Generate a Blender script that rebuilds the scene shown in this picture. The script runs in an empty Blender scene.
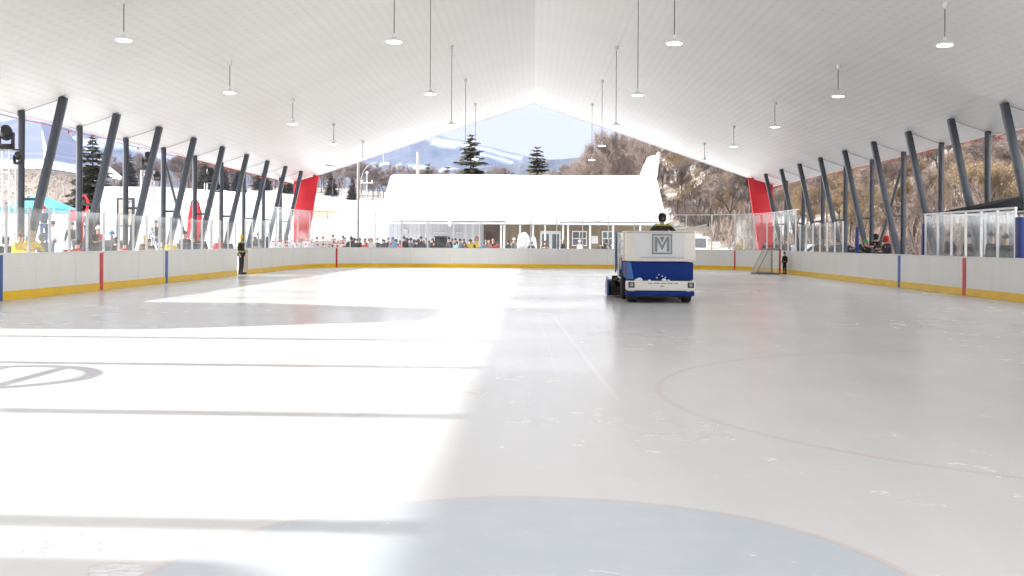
import bpy, bmesh, math, random
from mathutils import Vector, Matrix, noise
R = math.radians
C = bpy.context.scene.collection
F, H0, CX, CY, ROLL = 1050.0, 1.55, 533.0, 243.0, R(0.35)

# ------------------------------------------------------------------ helpers
def at(px, py, Y):
    """a point of the photograph at the true distance Y"""
    dx, dy = px - CX, CY - py
    tx = dx - dy*math.sin(ROLL); ty = dy + dx*math.sin(ROLL)
    return Vector((tx*Y/F, Y, H0 + ty*Y/F))

def sstep(a, b, v):
    t = max(0.0, min(1.0, (v-a)/(b-a))); return t*t*(3-2*t)

class MB:
    def __init__(s): s.v = []; s.f = []
    def box(s, x0, x1, y0, y1, z0, z1, M=None):
        b = len(s.v)
        for z in (z0, z1):
            for (x, y) in ((x0, y0), (x1, y0), (x1, y1), (x0, y1)):
                p = Vector((x, y, z)); s.v.append(M @ p if M else p)
        for f in ((0,3,2,1),(4,5,6,7),(0,1,5,4),(1,2,6,5),(2,3,7,6),(3,0,4,7)):
            s.f.append(tuple(b+i for i in f))
        return s
    def tube(s, p0, p1, r0, r1=None, n=8, cap=True):
        p0, p1 = Vector(p0), Vector(p1); r1 = r0 if r1 is None else r1
        d = p1-p0
        if d.length < 1e-6: return s
        q = d.to_track_quat('Z', 'Y'); b = len(s.v)
        for (p, r) in ((p0, r0), (p1, r1)):
            for i in range(n):
                a = 2*math.pi*(i+.5)/n
                s.v.append(p + q @ Vector((r*math.cos(a), r*math.sin(a), 0)))
        for i in range(n):
            j = (i+1) % n; s.f.append((b+i, b+j, b+n+j, b+n+i))
        if cap: s.f.append(tuple(b+i for i in reversed(range(n)))); s.f.append(tuple(b+n+i for i in range(n)))
        return s
    def path(s, pts, r, n=8):
        for a, b in zip(pts[:-1], pts[1:]): s.tube(a, b, r, r, n)
        return s
    def prism(s, poly, lo, hi, axis='y', M=None):
        """polygon (2D) extruded along axis between lo and hi"""
        b = len(s.v); n = len(poly)
        for t in (lo, hi):
            for (u, w) in poly:
                p = Vector((u, t, w)) if axis == 'y' else (Vector((t, u, w)) if axis == 'x' else Vector((u, w, t)))
                s.v.append(M @ p if M else p)
        for i in range(n):
            j = (i+1) % n; s.f.append((b+i, b+j, b+n+j, b+n+i))
        s.f.append(tuple(b+i for i in reversed(range(n)))); s.f.append(tuple(b+n+i for i in range(n)))
        return s
    def lathe(s, prof, c=(0,0,0), n=20, M=None):
        b = len(s.v); c = Vector(c)
        for (r, z) in prof:
            for i in range(n):
                a = 2*math.pi*i/n; p = Vector((r*math.cos(a), r*math.sin(a), z))
                s.v.append((M @ p if M else p) + c)
        for k in range(len(prof)-1):
            for i in range(n):
                j = (i+1) % n; s.f.append((b+k*n+i, b+k*n+j, b+(k+1)*n+j, b+(k+1)*n+i))
        s.f.append(tuple(b+i for i in reversed(range(n)))); s.f.append(tuple(b+(len(prof)-1)*n+i for i in range(n)))
        return s
    def ball(s, c, rx, ry=None, rz=None, n=12, m=8):
        ry = ry or rx; rz = rz or rx; b = len(s.v); c = Vector(c)
        for k in range(m+1):
            t = math.pi*(k+.02)/(m+.04)
            for i in range(n):
                a = 2*math.pi*i/n
                s.v.append(c + Vector((rx*math.sin(t)*math.cos(a), ry*math.sin(t)*math.sin(a), rz*math.cos(t))))
        for k in range(m):
            for i in range(n):
                j = (i+1) % n; s.f.append((b+k*n+i, b+(k+1)*n+i, b+(k+1)*n+j, b+k*n+j))
        return s
    def quad(s, *p):
        b = len(s.v); s.v += [Vector(q) for q in p]; s.f.append(tuple(range(b, b+len(p)))); return s
    def add_mesh(s, me, M=None):
        b = len(s.v)
        for v in me.vertices: s.v.append(M @ v.co if M else v.co.copy())
        for p in me.polygons: s.f.append(tuple(b+i for i in p.vertices))
        return s
    def mesh(s, name, m, smooth=35, bevel=0):
        me = bpy.data.meshes.new(name); me.from_pydata([tuple(v) for v in s.v], [], s.f); me.update()
        bm = bmesh.new(); bm.from_mesh(me)
        bmesh.ops.recalc_face_normals(bm, faces=bm.faces)
        if bevel:
            es = [e for e in bm.edges if len(e.link_faces) == 2 and e.calc_face_angle(0) > R(40)]
            bmesh.ops.bevel(bm, geom=es, offset=bevel, segments=2, affect='EDGES', profile=.5, clamp_overlap=True)
        bm.to_mesh(me); bm.free()
        if m: me.materials.append(m)
        if smooth:
            me.polygons.foreach_set('use_smooth', [True]*len(me.polygons)); me.set_sharp_from_angle(angle=R(smooth))
        return me
    def build(s, name, m, parent=None, smooth=35, bevel=0):
        return link(name, s.mesh(name, m, smooth, bevel), parent)

def link(name, data, parent=None):
    o = bpy.data.objects.new(name, data); C.objects.link(o)
    if parent: o.parent = parent
    return o
def tag(o, label=None, cat=None, group=None, kind=None):
    if label: o['label'] = label
    if cat: o['category'] = cat
    if group: o['group'] = group
    if kind: o['kind'] = kind
    return o
def empty(name, loc=(0,0,0), rz=0):
    o = bpy.data.objects.new(name, None); C.objects.link(o); o.location = loc; o.rotation_euler = (0,0,rz)
    o.empty_display_size = .2
    return o
KIDS = {}
def kids(o):
    return [c for c in C.objects if c.parent == o]
def copy_tree(o, parent=None, cache={}):
    c = o.copy(); C.objects.link(c); c.parent = parent
    if o.name not in cache: cache[o.name] = list(o.children)
    for ch in cache[o.name]: copy_tree(ch, c)
    return c

# ------------------------------------------------------------------ materials
class N:
    """tiny node helper"""
    def __init__(s, name):
        s.m = bpy.data.materials.new(name); s.m.use_nodes = True
        s.t = s.m.node_tree; s.t.nodes.clear()
        s.out = s.t.nodes.new('ShaderNodeOutputMaterial')
    def n(s, typ, **kw):
        nd = s.t.nodes.new(typ)
        for k, v in kw.items(): setattr(nd, k, v)
        return nd
    def set(s, inp, v):
        if isinstance(v, bpy.types.NodeSocket): s.t.links.new(v, inp)
        elif v is not None: inp.default_value = v
    def math(s, op, a, b=None, c=None, clamp=False):
        nd = s.n('ShaderNodeMath', operation=op, use_clamp=clamp)
        for i, v in enumerate((a, b, c)):
            if v is not None: s.set(nd.inputs[i], v)
        return nd.outputs[0]
    def mix(s, f, a, b):
        nd = s.n('ShaderNodeMix', data_type='RGBA')
        s.set(nd.inputs[0], f); s.set(nd.inputs[6], a); s.set(nd.inputs[7], b)
        return nd.outputs[2]
    def ramp(s, v, a, b, lo=0.0, hi=1.0):
        nd = s.n('ShaderNodeMapRange'); s.set(nd.inputs[0], v)
        for i, q in zip((1,2,3,4), (a, b, lo, hi)): nd.inputs[i].default_value = q
        return nd.outputs[0]
    def coord(s, scale=(1,1,1), rot=(0,0,0), which='Object'):
        tc = s.n('ShaderNodeTexCoord'); mp = s.n('ShaderNodeMapping')
        s.t.links.new(tc.outputs[which], mp.inputs[0])
        mp.inputs['Scale'].default_value = scale; mp.inputs['Rotation'].default_value = rot
        return mp.outputs[0]
    def noise(s, vec, scale, detail=3, rough=.5, dist=0):
        nd = s.n('ShaderNodeTexNoise'); s.set(nd.inputs['Vector'], vec)
        nd.inputs['Scale'].default_value = scale; nd.inputs['Detail'].default_value = detail
        nd.inputs['Roughness'].default_value = rough; nd.inputs['Distortion'].default_value = dist
        return nd.outputs[0]
    def bump(s, h, strength=.3, dist=.02):
        nd = s.n('ShaderNodeBump'); s.set(nd.inputs['Height'], h)
        nd.inputs['Strength'].default_value = strength; nd.inputs['Distance'].default_value = dist
        return nd.outputs[0]
    def bsdf(s, col, rough=.6, metal=0, normal=None, emis=None, estr=0, spec=None, sheen=None):
        nd = s.n('ShaderNodeBsdfPrincipled')
        s.set(nd.inputs['Base Color'], col); s.set(nd.inputs['Roughness'], rough); s.set(nd.inputs['Metallic'], metal)
        if normal: s.set(nd.inputs['Normal'], normal)
        if spec is not None: nd.inputs['Specular IOR Level'].default_value = spec
        if emis: s.set(nd.inputs['Emission Color'], emis); nd.inputs['Emission Strength'].default_value = estr
        return nd.outputs[0]
    def done(s, surf):
        s.t.links.new(surf, s.out.inputs[0]); return s.m

def c4(c): return (c[0], c[1], c[2], 1)
def M(name, col, rough=.6, var=.12, scale=3, metal=0, bump=.1, bscale=20, emis=0, spec=None):
    k = N(name); co = k.coord()
    nz = k.noise(co, scale, 4, .6); f = k.ramp(nz, .3, .7)
    c = k.mix(f, c4([x*(1-var) for x in col]), c4([min(1, x*(1+var)) for x in col]))
    nb = k.bump(k.noise(co, bscale, 3), bump, .01)
    rr = k.ramp(nz, .3, .7, max(0, rough-.08), min(1, rough+.08))
    return k.done(k.bsdf(c, rr, metal, nb, c4(col) if emis else None, emis, spec))

ice_shadow_note = None
def ice_material():
    k = N('ice'); co = k.coord(); sep = k.n('ShaderNodeSeparateXYZ'); k.t.links.new(co, sep.inputs[0])
    X, Y = sep.outputs[0], sep.outputs[1]
    def dist(cx, cy):
        a = k.math('SUBTRACT', X, cx); b = k.math('SUBTRACT', Y, cy)
        return k.math('SQRT', k.math('ADD', k.math('MULTIPLY', a, a), k.math('MULTIPLY', b, b)))
    wob = k.math('MULTIPLY', k.math('SUBTRACT', k.noise(co, 1.3, 3), .5), .06)
    def ring(cx, cy, r, w):
        return k.ramp(k.math('ABSOLUTE', k.math('SUBTRACT', k.math('ADD', dist(cx, cy), wob), r)), w*.5, w*1.1, 1, 0)
    big = k.ramp(k.noise(co, .35, 5, .6, .5), .3, .72)
    trk = k.ramp(k.noise(k.coord((1.3, .05, 1)), 1.0, 4, .6), .35, .65)
    col = k.mix(big, (.80, .80, .79, 1), (.755, .76, .76, 1))
    col = k.mix(k.math('MULTIPLY', trk, .30), col, (.66, .675, .69, 1))
    # painted marks under the ice, worn
    wear = k.ramp(k.noise(co, 2.2, 5, .65), .3, .75, 1, .35)
    rings = k.math('ADD', ring(5.9, 10.75, 4.57, .05), ring(-5.9, 10.75, 4.57, .05))
    rings = k.math('ADD', rings, ring(5.9, 53.5, 4.57, .05)); rings = k.math('ADD', rings, ring(-5.9, 53.5, 4.57, .05))
    col = k.mix(k.math('MULTIPLY', k.math('MINIMUM', rings, 1), k.math('MULTIPLY', wear, .22)), col, (.62, .20, .18, 1))
    crd = k.math('ADD', dist(0, 4.6), wob)
    col = k.mix(k.math('MULTIPLY', k.ramp(crd, 1.785, 1.815, 1, 0), k.ramp(k.noise(co, 3, 4), .3, .7, .75, 1)), col, (.585, .65, .72, 1))
    col = k.mix(k.math('MULTIPLY', ring(0, 4.6, 1.81, .035), k.math('MULTIPLY', wear, .26)), col, (.62, .30, .26, 1))
    # lines across the rink
    for (y, w, c, s) in ((32.1, .15, (.6, .25, .25, 1), .10), (26.1, .15, (.35, .42, .6, 1), .10), (37.8, .15, (.35, .42, .6, 1), .10), (4.55, .025, (.62, .25, .22, 1), .3)):
        l = k.ramp(k.math('ABSOLUTE', k.math('SUBTRACT', Y, y)), w*.8, w, 1, 0)
        col = k.mix(k.math('MULTIPLY', l, s), col, c)
    # grey emblem in the circle on the sunny side: a ring with an upright bar
    emb = ring(-6.05, 11.9, 1.0, .15)
    bar = k.ramp(k.math('ABSOLUTE', k.math('SUBTRACT', X, -5.68)), .08, .10, 1, 0)
    bar = k.math('MULTIPLY', bar, k.ramp(dist(-6.05, 11.9), .98, 1.0, 1, 0))
    bar2 = k.ramp(k.math('ABSOLUTE', k.math('SUBTRACT', X, -6.42)), .08, .10, 1, 0)
    bar2 = k.math('MULTIPLY', bar2, k.ramp(dist(-6.05, 11.9), .98, 1.0, 1, 0))
    col = k.mix(k.math('MULTIPLY', k.math('MAXIMUM', emb, k.math('MAXIMUM', bar, bar2)), .85), col, (.17, .17, .19, 1))
    # skate scratches and wheel scuffs
    scr = None
    for i, (sx, sy, ro) in enumerate(((5, .22, .5), (6, .25, -.9), (4, .2, 1.15), (7, .3, -.2), (4, .16, 2.2))):
        nz = k.noise(k.coord((sx, sy, 1), (0, 0, ro)), 1.6, 5, .7, .5)
        t = k.ramp(k.math('ABSOLUTE', k.math('SUBTRACT', nz, .5)), .001, .0065, 1, 0)
        msk = k.ramp(k.noise(k.coord((.5, .5, 1), (0, 0, i)), 1.1, 3), .52, .75)
        t = k.math('MULTIPLY', t, msk)
        scr = t if scr is None else k.math('MAXIMUM', scr, t)
    col = k.mix(k.math('MULTIPLY', scr, .055), col, (.90, .90, .90, 1))
    for (x0, y0, x1, y1, w, st) in ((.43, 22.6, .86, 10.1, .035, .45), (.10, 24, .30, 12, .02, .3), (1.15, 24, 2.6, 12.5, .02, .3), (3.2, 20, 4.4, 9.5, .015, .3)):
        tt = k.math('DIVIDE', k.math('SUBTRACT', Y, y0), y1-y0)
        xl = k.math('ADD', x0, k.math('MULTIPLY', tt, x1-x0)); dd = k.math('ABSOLUTE', k.math('SUBTRACT', k.math('ADD', X, k.math('MULTIPLY', wob, .5)), xl))
        ins = k.math('MULTIPLY', k.ramp(tt, 0, .08), k.ramp(tt, .9, 1, 1, 0))
        col = k.mix(k.math('MULTIPLY', k.math('MULTIPLY', k.ramp(dd, w*.4, w, 1, 0), ins), st), col, (.93, .93, .93, 1))
    frost = k.ramp(k.noise(co, 1.7, 8, .75, .8), .56, .72)
    col = k.mix(k.math('MULTIPLY', frost, .14), col, (.88, .885, .89, 1))
    rough = k.ramp(k.noise(co, .16, 3, .5), .3, .7, .17, .30)
    rough = k.math('ADD', rough, k.math('MULTIPLY', frost, .06))
    h = k.math('MULTIPLY', k.noise(co, 7, 5, .6), .5)
    h = k.math('ADD', h, k.math('MULTIPLY', k.noise(co, .8, 1), .8))
    return k.done(k.bsdf(col, rough, 0, k.bump(h, .16, .005), spec=.45))

def snow_material(name='snow', attr=False):
    k = N(name); co = k.coord(which='Object')
    n1 = k.noise(co, .35, 6, .6); n2 = k.noise(co, 4, 5, .65)
    col = k.mix(n1, (.72, .73, .75, 1), (.79, .79, .79, 1))
    if attr:
        a = k.n('ShaderNodeAttribute'); a.attribute_name = 'litter'
        brown = k.mix(k.ramp(k.noise(co, .6, 6, .7), .35, .65), (.09, .072, .055, 1), (.22, .175, .13, 1))
        patch = k.ramp(k.noise(co, .23, 6, .7), .50, .60)
        f = k.math('MULTIPLY', a.outputs['Fac'], k.math('SUBTRACT', 1, k.math('MULTIPLY', patch, .6)))
        col = k.mix(f, col, brown)
    h = k.math('ADD', k.math('MULTIPLY', n1, 2), k.math('MULTIPLY', n2, .5))
    return k.done(k.bsdf(col, .75, 0, k.bump(h, .5, .08)))

def roof_material():
    k = N('roof_deck'); co = k.coord(); sep = k.n('ShaderNodeSeparateXYZ'); k.t.links.new(co, sep.inputs[0])
    X, Y = sep.outputs[0], sep.outputs[1]
    def per(v, p, lo, hi):
        f = k.math('FRACT', k.math('DIVIDE', v, p))
        return k.ramp(k.math('ABSOLUTE', k.math('SUBTRACT', f, .5)), lo, hi)
    gx = per(X, .30, .18, .34)                                   # trough of the ribs that run along the hall
    gy = per(Y, .45, .10, .42)                                   # punched slots along each rib
    slot = k.math('MULTIPLY', gx, gy)
    seam = per(Y, 6.1, .4975, .4990); seam2 = per(X, 3.6, .494, .497)
    col = k.mix(k.ramp(k.noise(co, .4, 4), .3, .7), (.67, .66, .645, 1), (.63, .62, .61, 1))
    col = k.mix(k.math('MULTIPLY', slot, .16), col, (.40, .40, .40, 1))
    col = k.mix(k.math('MULTIPLY', k.math('MAXIMUM', seam, seam2), .14), col, (.3, .3, .3, 1))
    return k.done(k.bsdf(col, .42, 0, k.bump(gx, .12, .02), spec=.3))

def stone_material():
    k = N('fieldstone'); co = k.coord((1, 1, 1.3))
    v = k.n('ShaderNodeTexVoronoi'); k.set(v.inputs['Vector'], co); v.inputs['Scale'].default_value = 3.2
    e = k.n('ShaderNodeTexVoronoi', feature='DISTANCE_TO_EDGE'); k.set(e.inputs['Vector'], co); e.inputs['Scale'].default_value = 3.2
    s = k.n('ShaderNodeSeparateColor'); k.t.links.new(v.outputs['Color'], s.inputs[0])
    col = k.mix(s.outputs[0], (.20, .15, .12, 1), (.48, .40, .33, 1))
    col = k.mix(k.ramp(e.outputs[0], .02, .07, 1, 0), col, (.5, .48, .45, 1))
    return k.done(k.bsdf(col, .85, 0, k.bump(e.outputs[0], .6, .05)))

def plank_material(name, col, pitch=.18, axis=2, rough=.65):
    k = N(name); co = k.coord(); sep = k.n('ShaderNodeSeparateXYZ'); k.t.links.new(co, sep.inputs[0])
    q = k.math('DIVIDE', sep.outputs[axis], pitch)
    g = k.ramp(k.math('ABSOLUTE', k.math('SUBTRACT', k.math('FRACT', q), .5)), .42, .49)
    rnd = k.n('ShaderNodeTexWhiteNoise', noise_dimensions='1D'); k.set(rnd.inputs['W'], k.math('FLOOR', q))
    c = k.mix(rnd.outputs[0], c4([x*.85 for x in col]), c4([min(1, x*1.12) for x in col]))
    c = k.mix(k.math('MULTIPLY', g, .6), c, c4([x*.45 for x in col]))
    return k.done(k.bsdf(c, rough, 0, k.bump(g, -.4, .02)))

def board_material():
    k = N('board_white'); co = k.coord()
    n = k.ramp(k.noise(k.coord((1, 1, .35)), 1.2, 6, .7), .35, .75)
    col = k.mix(n, (.87, .87, .855, 1), (.81, .81, .80, 1))
    sc = k.ramp(k.noise(k.coord((.4, .4, 9)), 2.5, 4, .7), .62, .72)
    col = k.mix(k.math('MULTIPLY', sc, .35), col, (.55, .54, .53, 1))
    return k.done(k.bsdf(col, .32, 0, k.bump(k.noise(co, 2, 2), .1, .02), spec=.4))

def glass_material(name='rink_glass', haze=.02):
    k = N(name)
    tr = k.n('ShaderNodeBsdfTransparent'); tr.inputs[0].default_value = (.965, .975, .975, 1)
    df = k.n('ShaderNodeBsdfDiffuse'); df.inputs[0].default_value = (.85, .87, .88, 1)
    tl = k.n('ShaderNodeBsdfTranslucent'); tl.inputs[0].default_value = (.85, .87, .88, 1)
    gl = k.n('ShaderNodeBsdfGlossy'); gl.inputs['Roughness'].default_value = .06; gl.inputs[0].default_value = (.9, .92, .92, 1)
    a0 = k.n('ShaderNodeMixShader'); a0.inputs[0].default_value = .5
    k.t.links.new(df.outputs[0], a0.inputs[1]); k.t.links.new(tl.outputs[0], a0.inputs[2])
    a = k.n('ShaderNodeMixShader'); sm = k.ramp(k.noise(k.coord((1, 1, .5)), 1.5, 5, .7), .3, .75, haze*.3, haze*1.5)
    k.t.links.new(sm, a.inputs[0]); k.t.links.new(tr.outputs[0], a.inputs[1]); k.t.links.new(a0.outputs[0], a.inputs[2])
    fr = k.n('ShaderNodeFresnel'); fr.inputs[0].default_value = 1.45
    b = k.n('ShaderNodeMixShader'); k.t.links.new(k.math('MULTIPLY', fr.outputs[0], .22), b.inputs[0])
    k.t.links.new(a.outputs[0], b.inputs[1]); k.t.links.new(gl.outputs[0], b.inputs[2])
    return k.done(b.outputs[0])

def jersey_material(name, base, band, emblem=1.0):
    k = N(name); co = k.coord(); sep = k.n('ShaderNodeSeparateXYZ'); k.t.links.new(co, sep.inputs[0])
    z = sep.outputs[2]; x = k.math('ABSOLUTE', sep.outputs[0])
    b1 = k.ramp(k.math('ABSOLUTE', k.math('SUBTRACT', z, 1.02)), .03, .035, 1, 0)
    b2 = k.ramp(k.math('ABSOLUTE', k.math('SUBTRACT', z, 1.43)), .035, .04, 1, 0)
    m = k.math('MAXIMUM', b1, b2)
    chest = k.math('MULTIPLY', k.ramp(x, .07, .08, emblem, 0), k.ramp(k.math('ABSOLUTE', k.math('SUBTRACT', z, 1.24)), .07, .08, 1, 0))
    col = k.mix(k.math('MAXIMUM', m, chest), c4(base), c4(band))
    return k.done(k.bsdf(col, .8, 0, k.bump(k.noise(co, 12, 3), .3, .01)))

def bark(name, a, b, sc=6):
    k = N(name); co = k.coord((1, 1, .3))
    oi = k.n('ShaderNodeObjectInfo')
    f = k.math('ADD', k.math('MULTIPLY', k.noise(co, sc, 4), .6), k.math('MULTIPLY', oi.outputs['Random'], .5), None, True)
    return k.done(k.bsdf(k.mix(f, c4(a), c4(b)), .85, 0, k.bump(k.noise(co, sc*3, 3), .4, .02)))

MT = {}
MT['ice'] = ice_material(); MT['snow'] = snow_material(); MT['terrain'] = snow_material('snowy_ground', True)
MT['roof'] = roof_material(); MT['stone'] = stone_material(); MT['board'] = board_material()
MT['glass'] = glass_material(); MT['glass_end'] = glass_material('rink_glass_tall', .025)
MT['steel'] = M('dark_steel', (.040, .047, .063), .38, .15, 2, bump=.05)
MT['white_metal'] = M('white_metal', (.78, .78, .77), .4, .04)
MT['alu'] = M('pale_aluminium', (.70, .71, .72), .35, .06, metal=.35)
MT['galv'] = M('galvanised_steel', (.62, .63, .64), .45, .12, metal=.5)
MT['yellow'] = M('kick_plate_yellow', (.92, .58, .006), .4, .10, 1.5)
MT['red'] = M('panel_red', (.58, .010, .022), .5, .10, 1)
MT['stripe_red'] = M('stripe_red', (.62, .02, .03), .4, .08)
MT['stripe_blue'] = M('stripe_blue', (.02, .10, .36), .4, .08)
MT['pole_grey'] = M('weathered_pole_grey', (.30, .29, .27), .6, .12)
MT['blue_pad'] = M('blue_pad', (.012, .035, .20), .5, .1)
MT['machine_blue'] = M('machine_blue', (.001, .026, .19), .5, .12, 1.5, spec=.2)
MT['machine_lblue'] = M('machine_light_blue', (.02, .13, .42), .35, .1)
MT['machine_white'] = M('machine_white', (.78, .77, .74), .35, .05, 1.5)
MT['machine_cream'] = M('machine_cream', (.76, .73, .67), .38, .06, 1.5)
MT['machine_grey'] = M('machine_pale_grey', (.66, .67, .69), .38, .04, 1.5)
MT['logo'] = M('logo_grey', (.22, .24, .26), .45, .05)
MT['rubber'] = M('rubber', (.022, .022, .024), .75, .25, 8)
MT['black'] = M('black_paint', (.018, .018, .020), .5, .2)
MT['dark_glass'] = M('dark_window', (.03, .035, .045), .08, .2, .8, bump=0, spec=.7)
MT['pane'] = M('window_pane', (.10, .12, .15), .10, .25, .8, bump=0, spec=.7)
MT['beige'] = M('beige_wood', (.50, .42, .33), .6, .12)
MT['brown_planks'] = plank_material('brown_cladding', (.23, .165, .095), .2, 0)
MT['dark_planks'] = plank_material('dark_door_wood', (.10, .055, .04), .15, 0)
MT['white_planks'] = plank_material('white_cladding', (.50, .50, .53), .3, 0)
MT['slate'] = plank_material('blue_grey_shingle', (.13, .155, .25), .3, 2, .8)
MT['teal'] = M('teal_canvas', (.05, .30, .36), .7, .1)
MT['white_canvas'] = M('white_canvas', (.80, .80, .81), .7, .04)
MT['black_canvas'] = M('black_canvas', (.010, .011, .014), .8, .2, spec=.1)
MT['lamp'] = M('lamp_glow', (1, .99, .96), .4, .0, emis=3.0)
MT['cord'] = M('grey_cord', (.14, .14, .14), .6, .1)
MT['net'] = M('white_netting', (.68, .67, .64), .8, .1)
MT['net_frame'] = M('net_frame_grey', (.26, .20, .18), .5, .15)
MT['red_rope'] = M('red_rope', (.55, .04, .03), .6, .1)
MT['skin'] = M('skin', (.50, .30, .21), .55, .06)
MT['eye'] = M('eye_dark', (.02, .015, .012), .3, .1)
MT['headlight'] = M('headlight_lens', (.30, .31, .33), .15, .1)
MT['bark_brown'] = bark('bark_brown', (.05, .038, .03), (.11, .085, .07))
MT['twig_gold'] = bark('twig_golden', (.15, .10, .055), (.28, .20, .115), 2)
MT['twig_rose'] = bark('twig_rosy', (.15, .115, .095), (.27, .21, .18), 2)
MT['twig_grey'] = bark('twig_grey', (.14, .11, .10), (.24, .19, .17), 2)
MT['needle'] = bark('needle_green', (.045, .048, .022), (.13, .10, .045), 2)
MT['needle_gold'] = bark('needle_golden', (.09, .07, .02), (.16, .115, .04), 2)
MT['frozen'] = M('frozen_snow', (.72, .74, .76), .5, .25, 2, bump=.6, bscale=6)
CL = {}
def cloth(name, col): CL[name] = M('fabric_'+name, col, .85, .15, 6, bump=.3)
for n_, c_ in dict(black=(.02,.02,.024), navy=(.025,.035,.08), grey=(.20,.21,.23), charcoal=(.06,.06,.068), yellow=(.72,.52,.03), red=(.50,.025,.03), white=(.72,.72,.72),
                   blue=(.03,.16,.45), lightblue=(.14,.38,.62), brown=(.14,.085,.05), green=(.03,.42,.10), pink=(.62,.22,.26), mustard=(.42,.30,.05), orange=(.62,.22,.03), denim=(.07,.10,.17),
                   hair=(.05,.03,.018), tan=(.40,.29,.18)).items(): cloth(n_, c_)
CL['jersey'] = jersey_material('jersey_white_red', (.74, .74, .74), (.55, .03, .04))
CL['jersey_red'] = jersey_material('jersey_red_white', (.55, .03, .04), (.74, .74, .74))
CL['hivis'] = jersey_material('jacket_black_yellow', (.02, .02, .02), (.40, .38, .03), 0.0)

# ------------------------------------------------------------------ terrain
def xs(y): return 20 - 20*sstep(95, 185, y)
def terr(x, y):
    out = max(0, abs(x)-15.0)
    h = 0.0
    h += .056*max(0, y-80)*sstep(76, 110, y)*(1 - .35*sstep(300, 700, y))
    if x < 0: h += 1.15*sstep(17, 26, -x)*sstep(24, 36, y) + 3*sstep(30, 75, -x)*sstep(40, 80, y)
    h += 42*sstep(0, 78, x - xs(y))*(1-.7*sstep(420, 700, y))
    h += (noise.noise(Vector((x*.03, y*.03, 0)))*1.6 + noise.noise(Vector((x*.11, y*.11, 3)))*.5)*sstep(20, 45, max(abs(x)-0, (y-62) if y > 76 else 0))
    return h
def make_terrain():
    xsn = sorted(set([-1500,-1100,-800,-600,-450,-350,-280,-220] + [i*6 for i in range(-30, 31)] + [220,280,350,450,600,800,1100,1500] + [i*1.5 for i in range(-20, 21)]))
    ysn = sorted(set([-300,-200,-120,-80,-50,-30,-15] + [i*4 for i in range(0, 70)] + [290+i*15 for i in range(0, 26)] + [750,850,1000,1200,1500,1900,2400,3000]))
    v = []; fac = []
    for y in ysn:
        for x in xsn:
            z = terr(x, y)
            inside = (abs(x) < 16.2 and y < 69)
            v.append((x, y, -.03 if inside else z - .0))
            lit = sstep(-4, 3, x - xs(y) + 8*sstep(78, 110, y))*sstep(24, 36, y)
            if y > 255: lit = max(lit, sstep(255, 285, y + 14*noise.noise(Vector((x*.02, 0, 7)))))
            if x < -60: lit = max(lit, sstep(60, 75, -x)*sstep(120, 150, y))
            fac.append(lit)
    nx = len(xsn)
    f = [(j*nx+i, j*nx+i+1, (j+1)*nx+i+1, (j+1)*nx+i) for j in range(len(ysn)-1) for i in range(nx-1)]
    me = bpy.data.meshes.new('snowy_ground'); me.from_pydata(v, [], f); me.update()
    at_ = me.attributes.new('litter', 'FLOAT', 'POINT'); at_.data.foreach_set('value', fac)
    me.materials.append(MT['terrain']); me.polygons.foreach_set('use_smooth', [True]*len(me.polygons))
    return tag(link('ground', me), kind='structure')
make_terrain()

# ice sheet with rounded corners
HW, YF, RC = 13.4, 65.0, 5.5
def perim():
    """left straight, left corner, end, right corner, right straight; list of (x, y)"""
    L = [(-HW, -4.0)] ; y = 0.0
    a = [(-HW, -4.0 + i*(YF-RC+4)/26) for i in range(27)]
    b = [(-HW+RC-RC*math.cos(t), YF-RC+RC*math.sin(t)) for t in [math.pi/2*i/14 for i in range(1, 15)]]
    c = [(-HW+RC+(2*HW-2*RC)*i/8, YF) for i in range(1, 9)]
    d = [(HW-RC+RC*math.sin(t), YF-RC+RC*math.cos(t)) for t in [math.pi/2*i/14 for i in range(1, 15)]]
    e = [(HW, YF-RC - i*(YF-RC+4)/26) for i in range(1, 27)]
    return a, b, c, d, e
PA, PB, PC_, PD, PE = perim()
k = MB(); outl = PA+PB+PC_+PD+PE
b0 = len(k.v); k.v += [Vector((x*1.003, y, 0)) for x, y in outl]; k.f.append(tuple(reversed(range(len(outl)))))
tag(k.build('ice', MT['ice'], smooth=0), kind='structure')
# snow-covered apron just outside the boards
k = MB(); k.box(-16.8, -HW-.12, -4, 68, -.2, .02); k.box(HW+.12, 16.8, -4, 68, -.2, .02); k.box(-HW-.12, HW+.12, 65.13, 68, -.2, .018)
tag(k.build('snow_path', MT['snow']), kind='structure')

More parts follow.
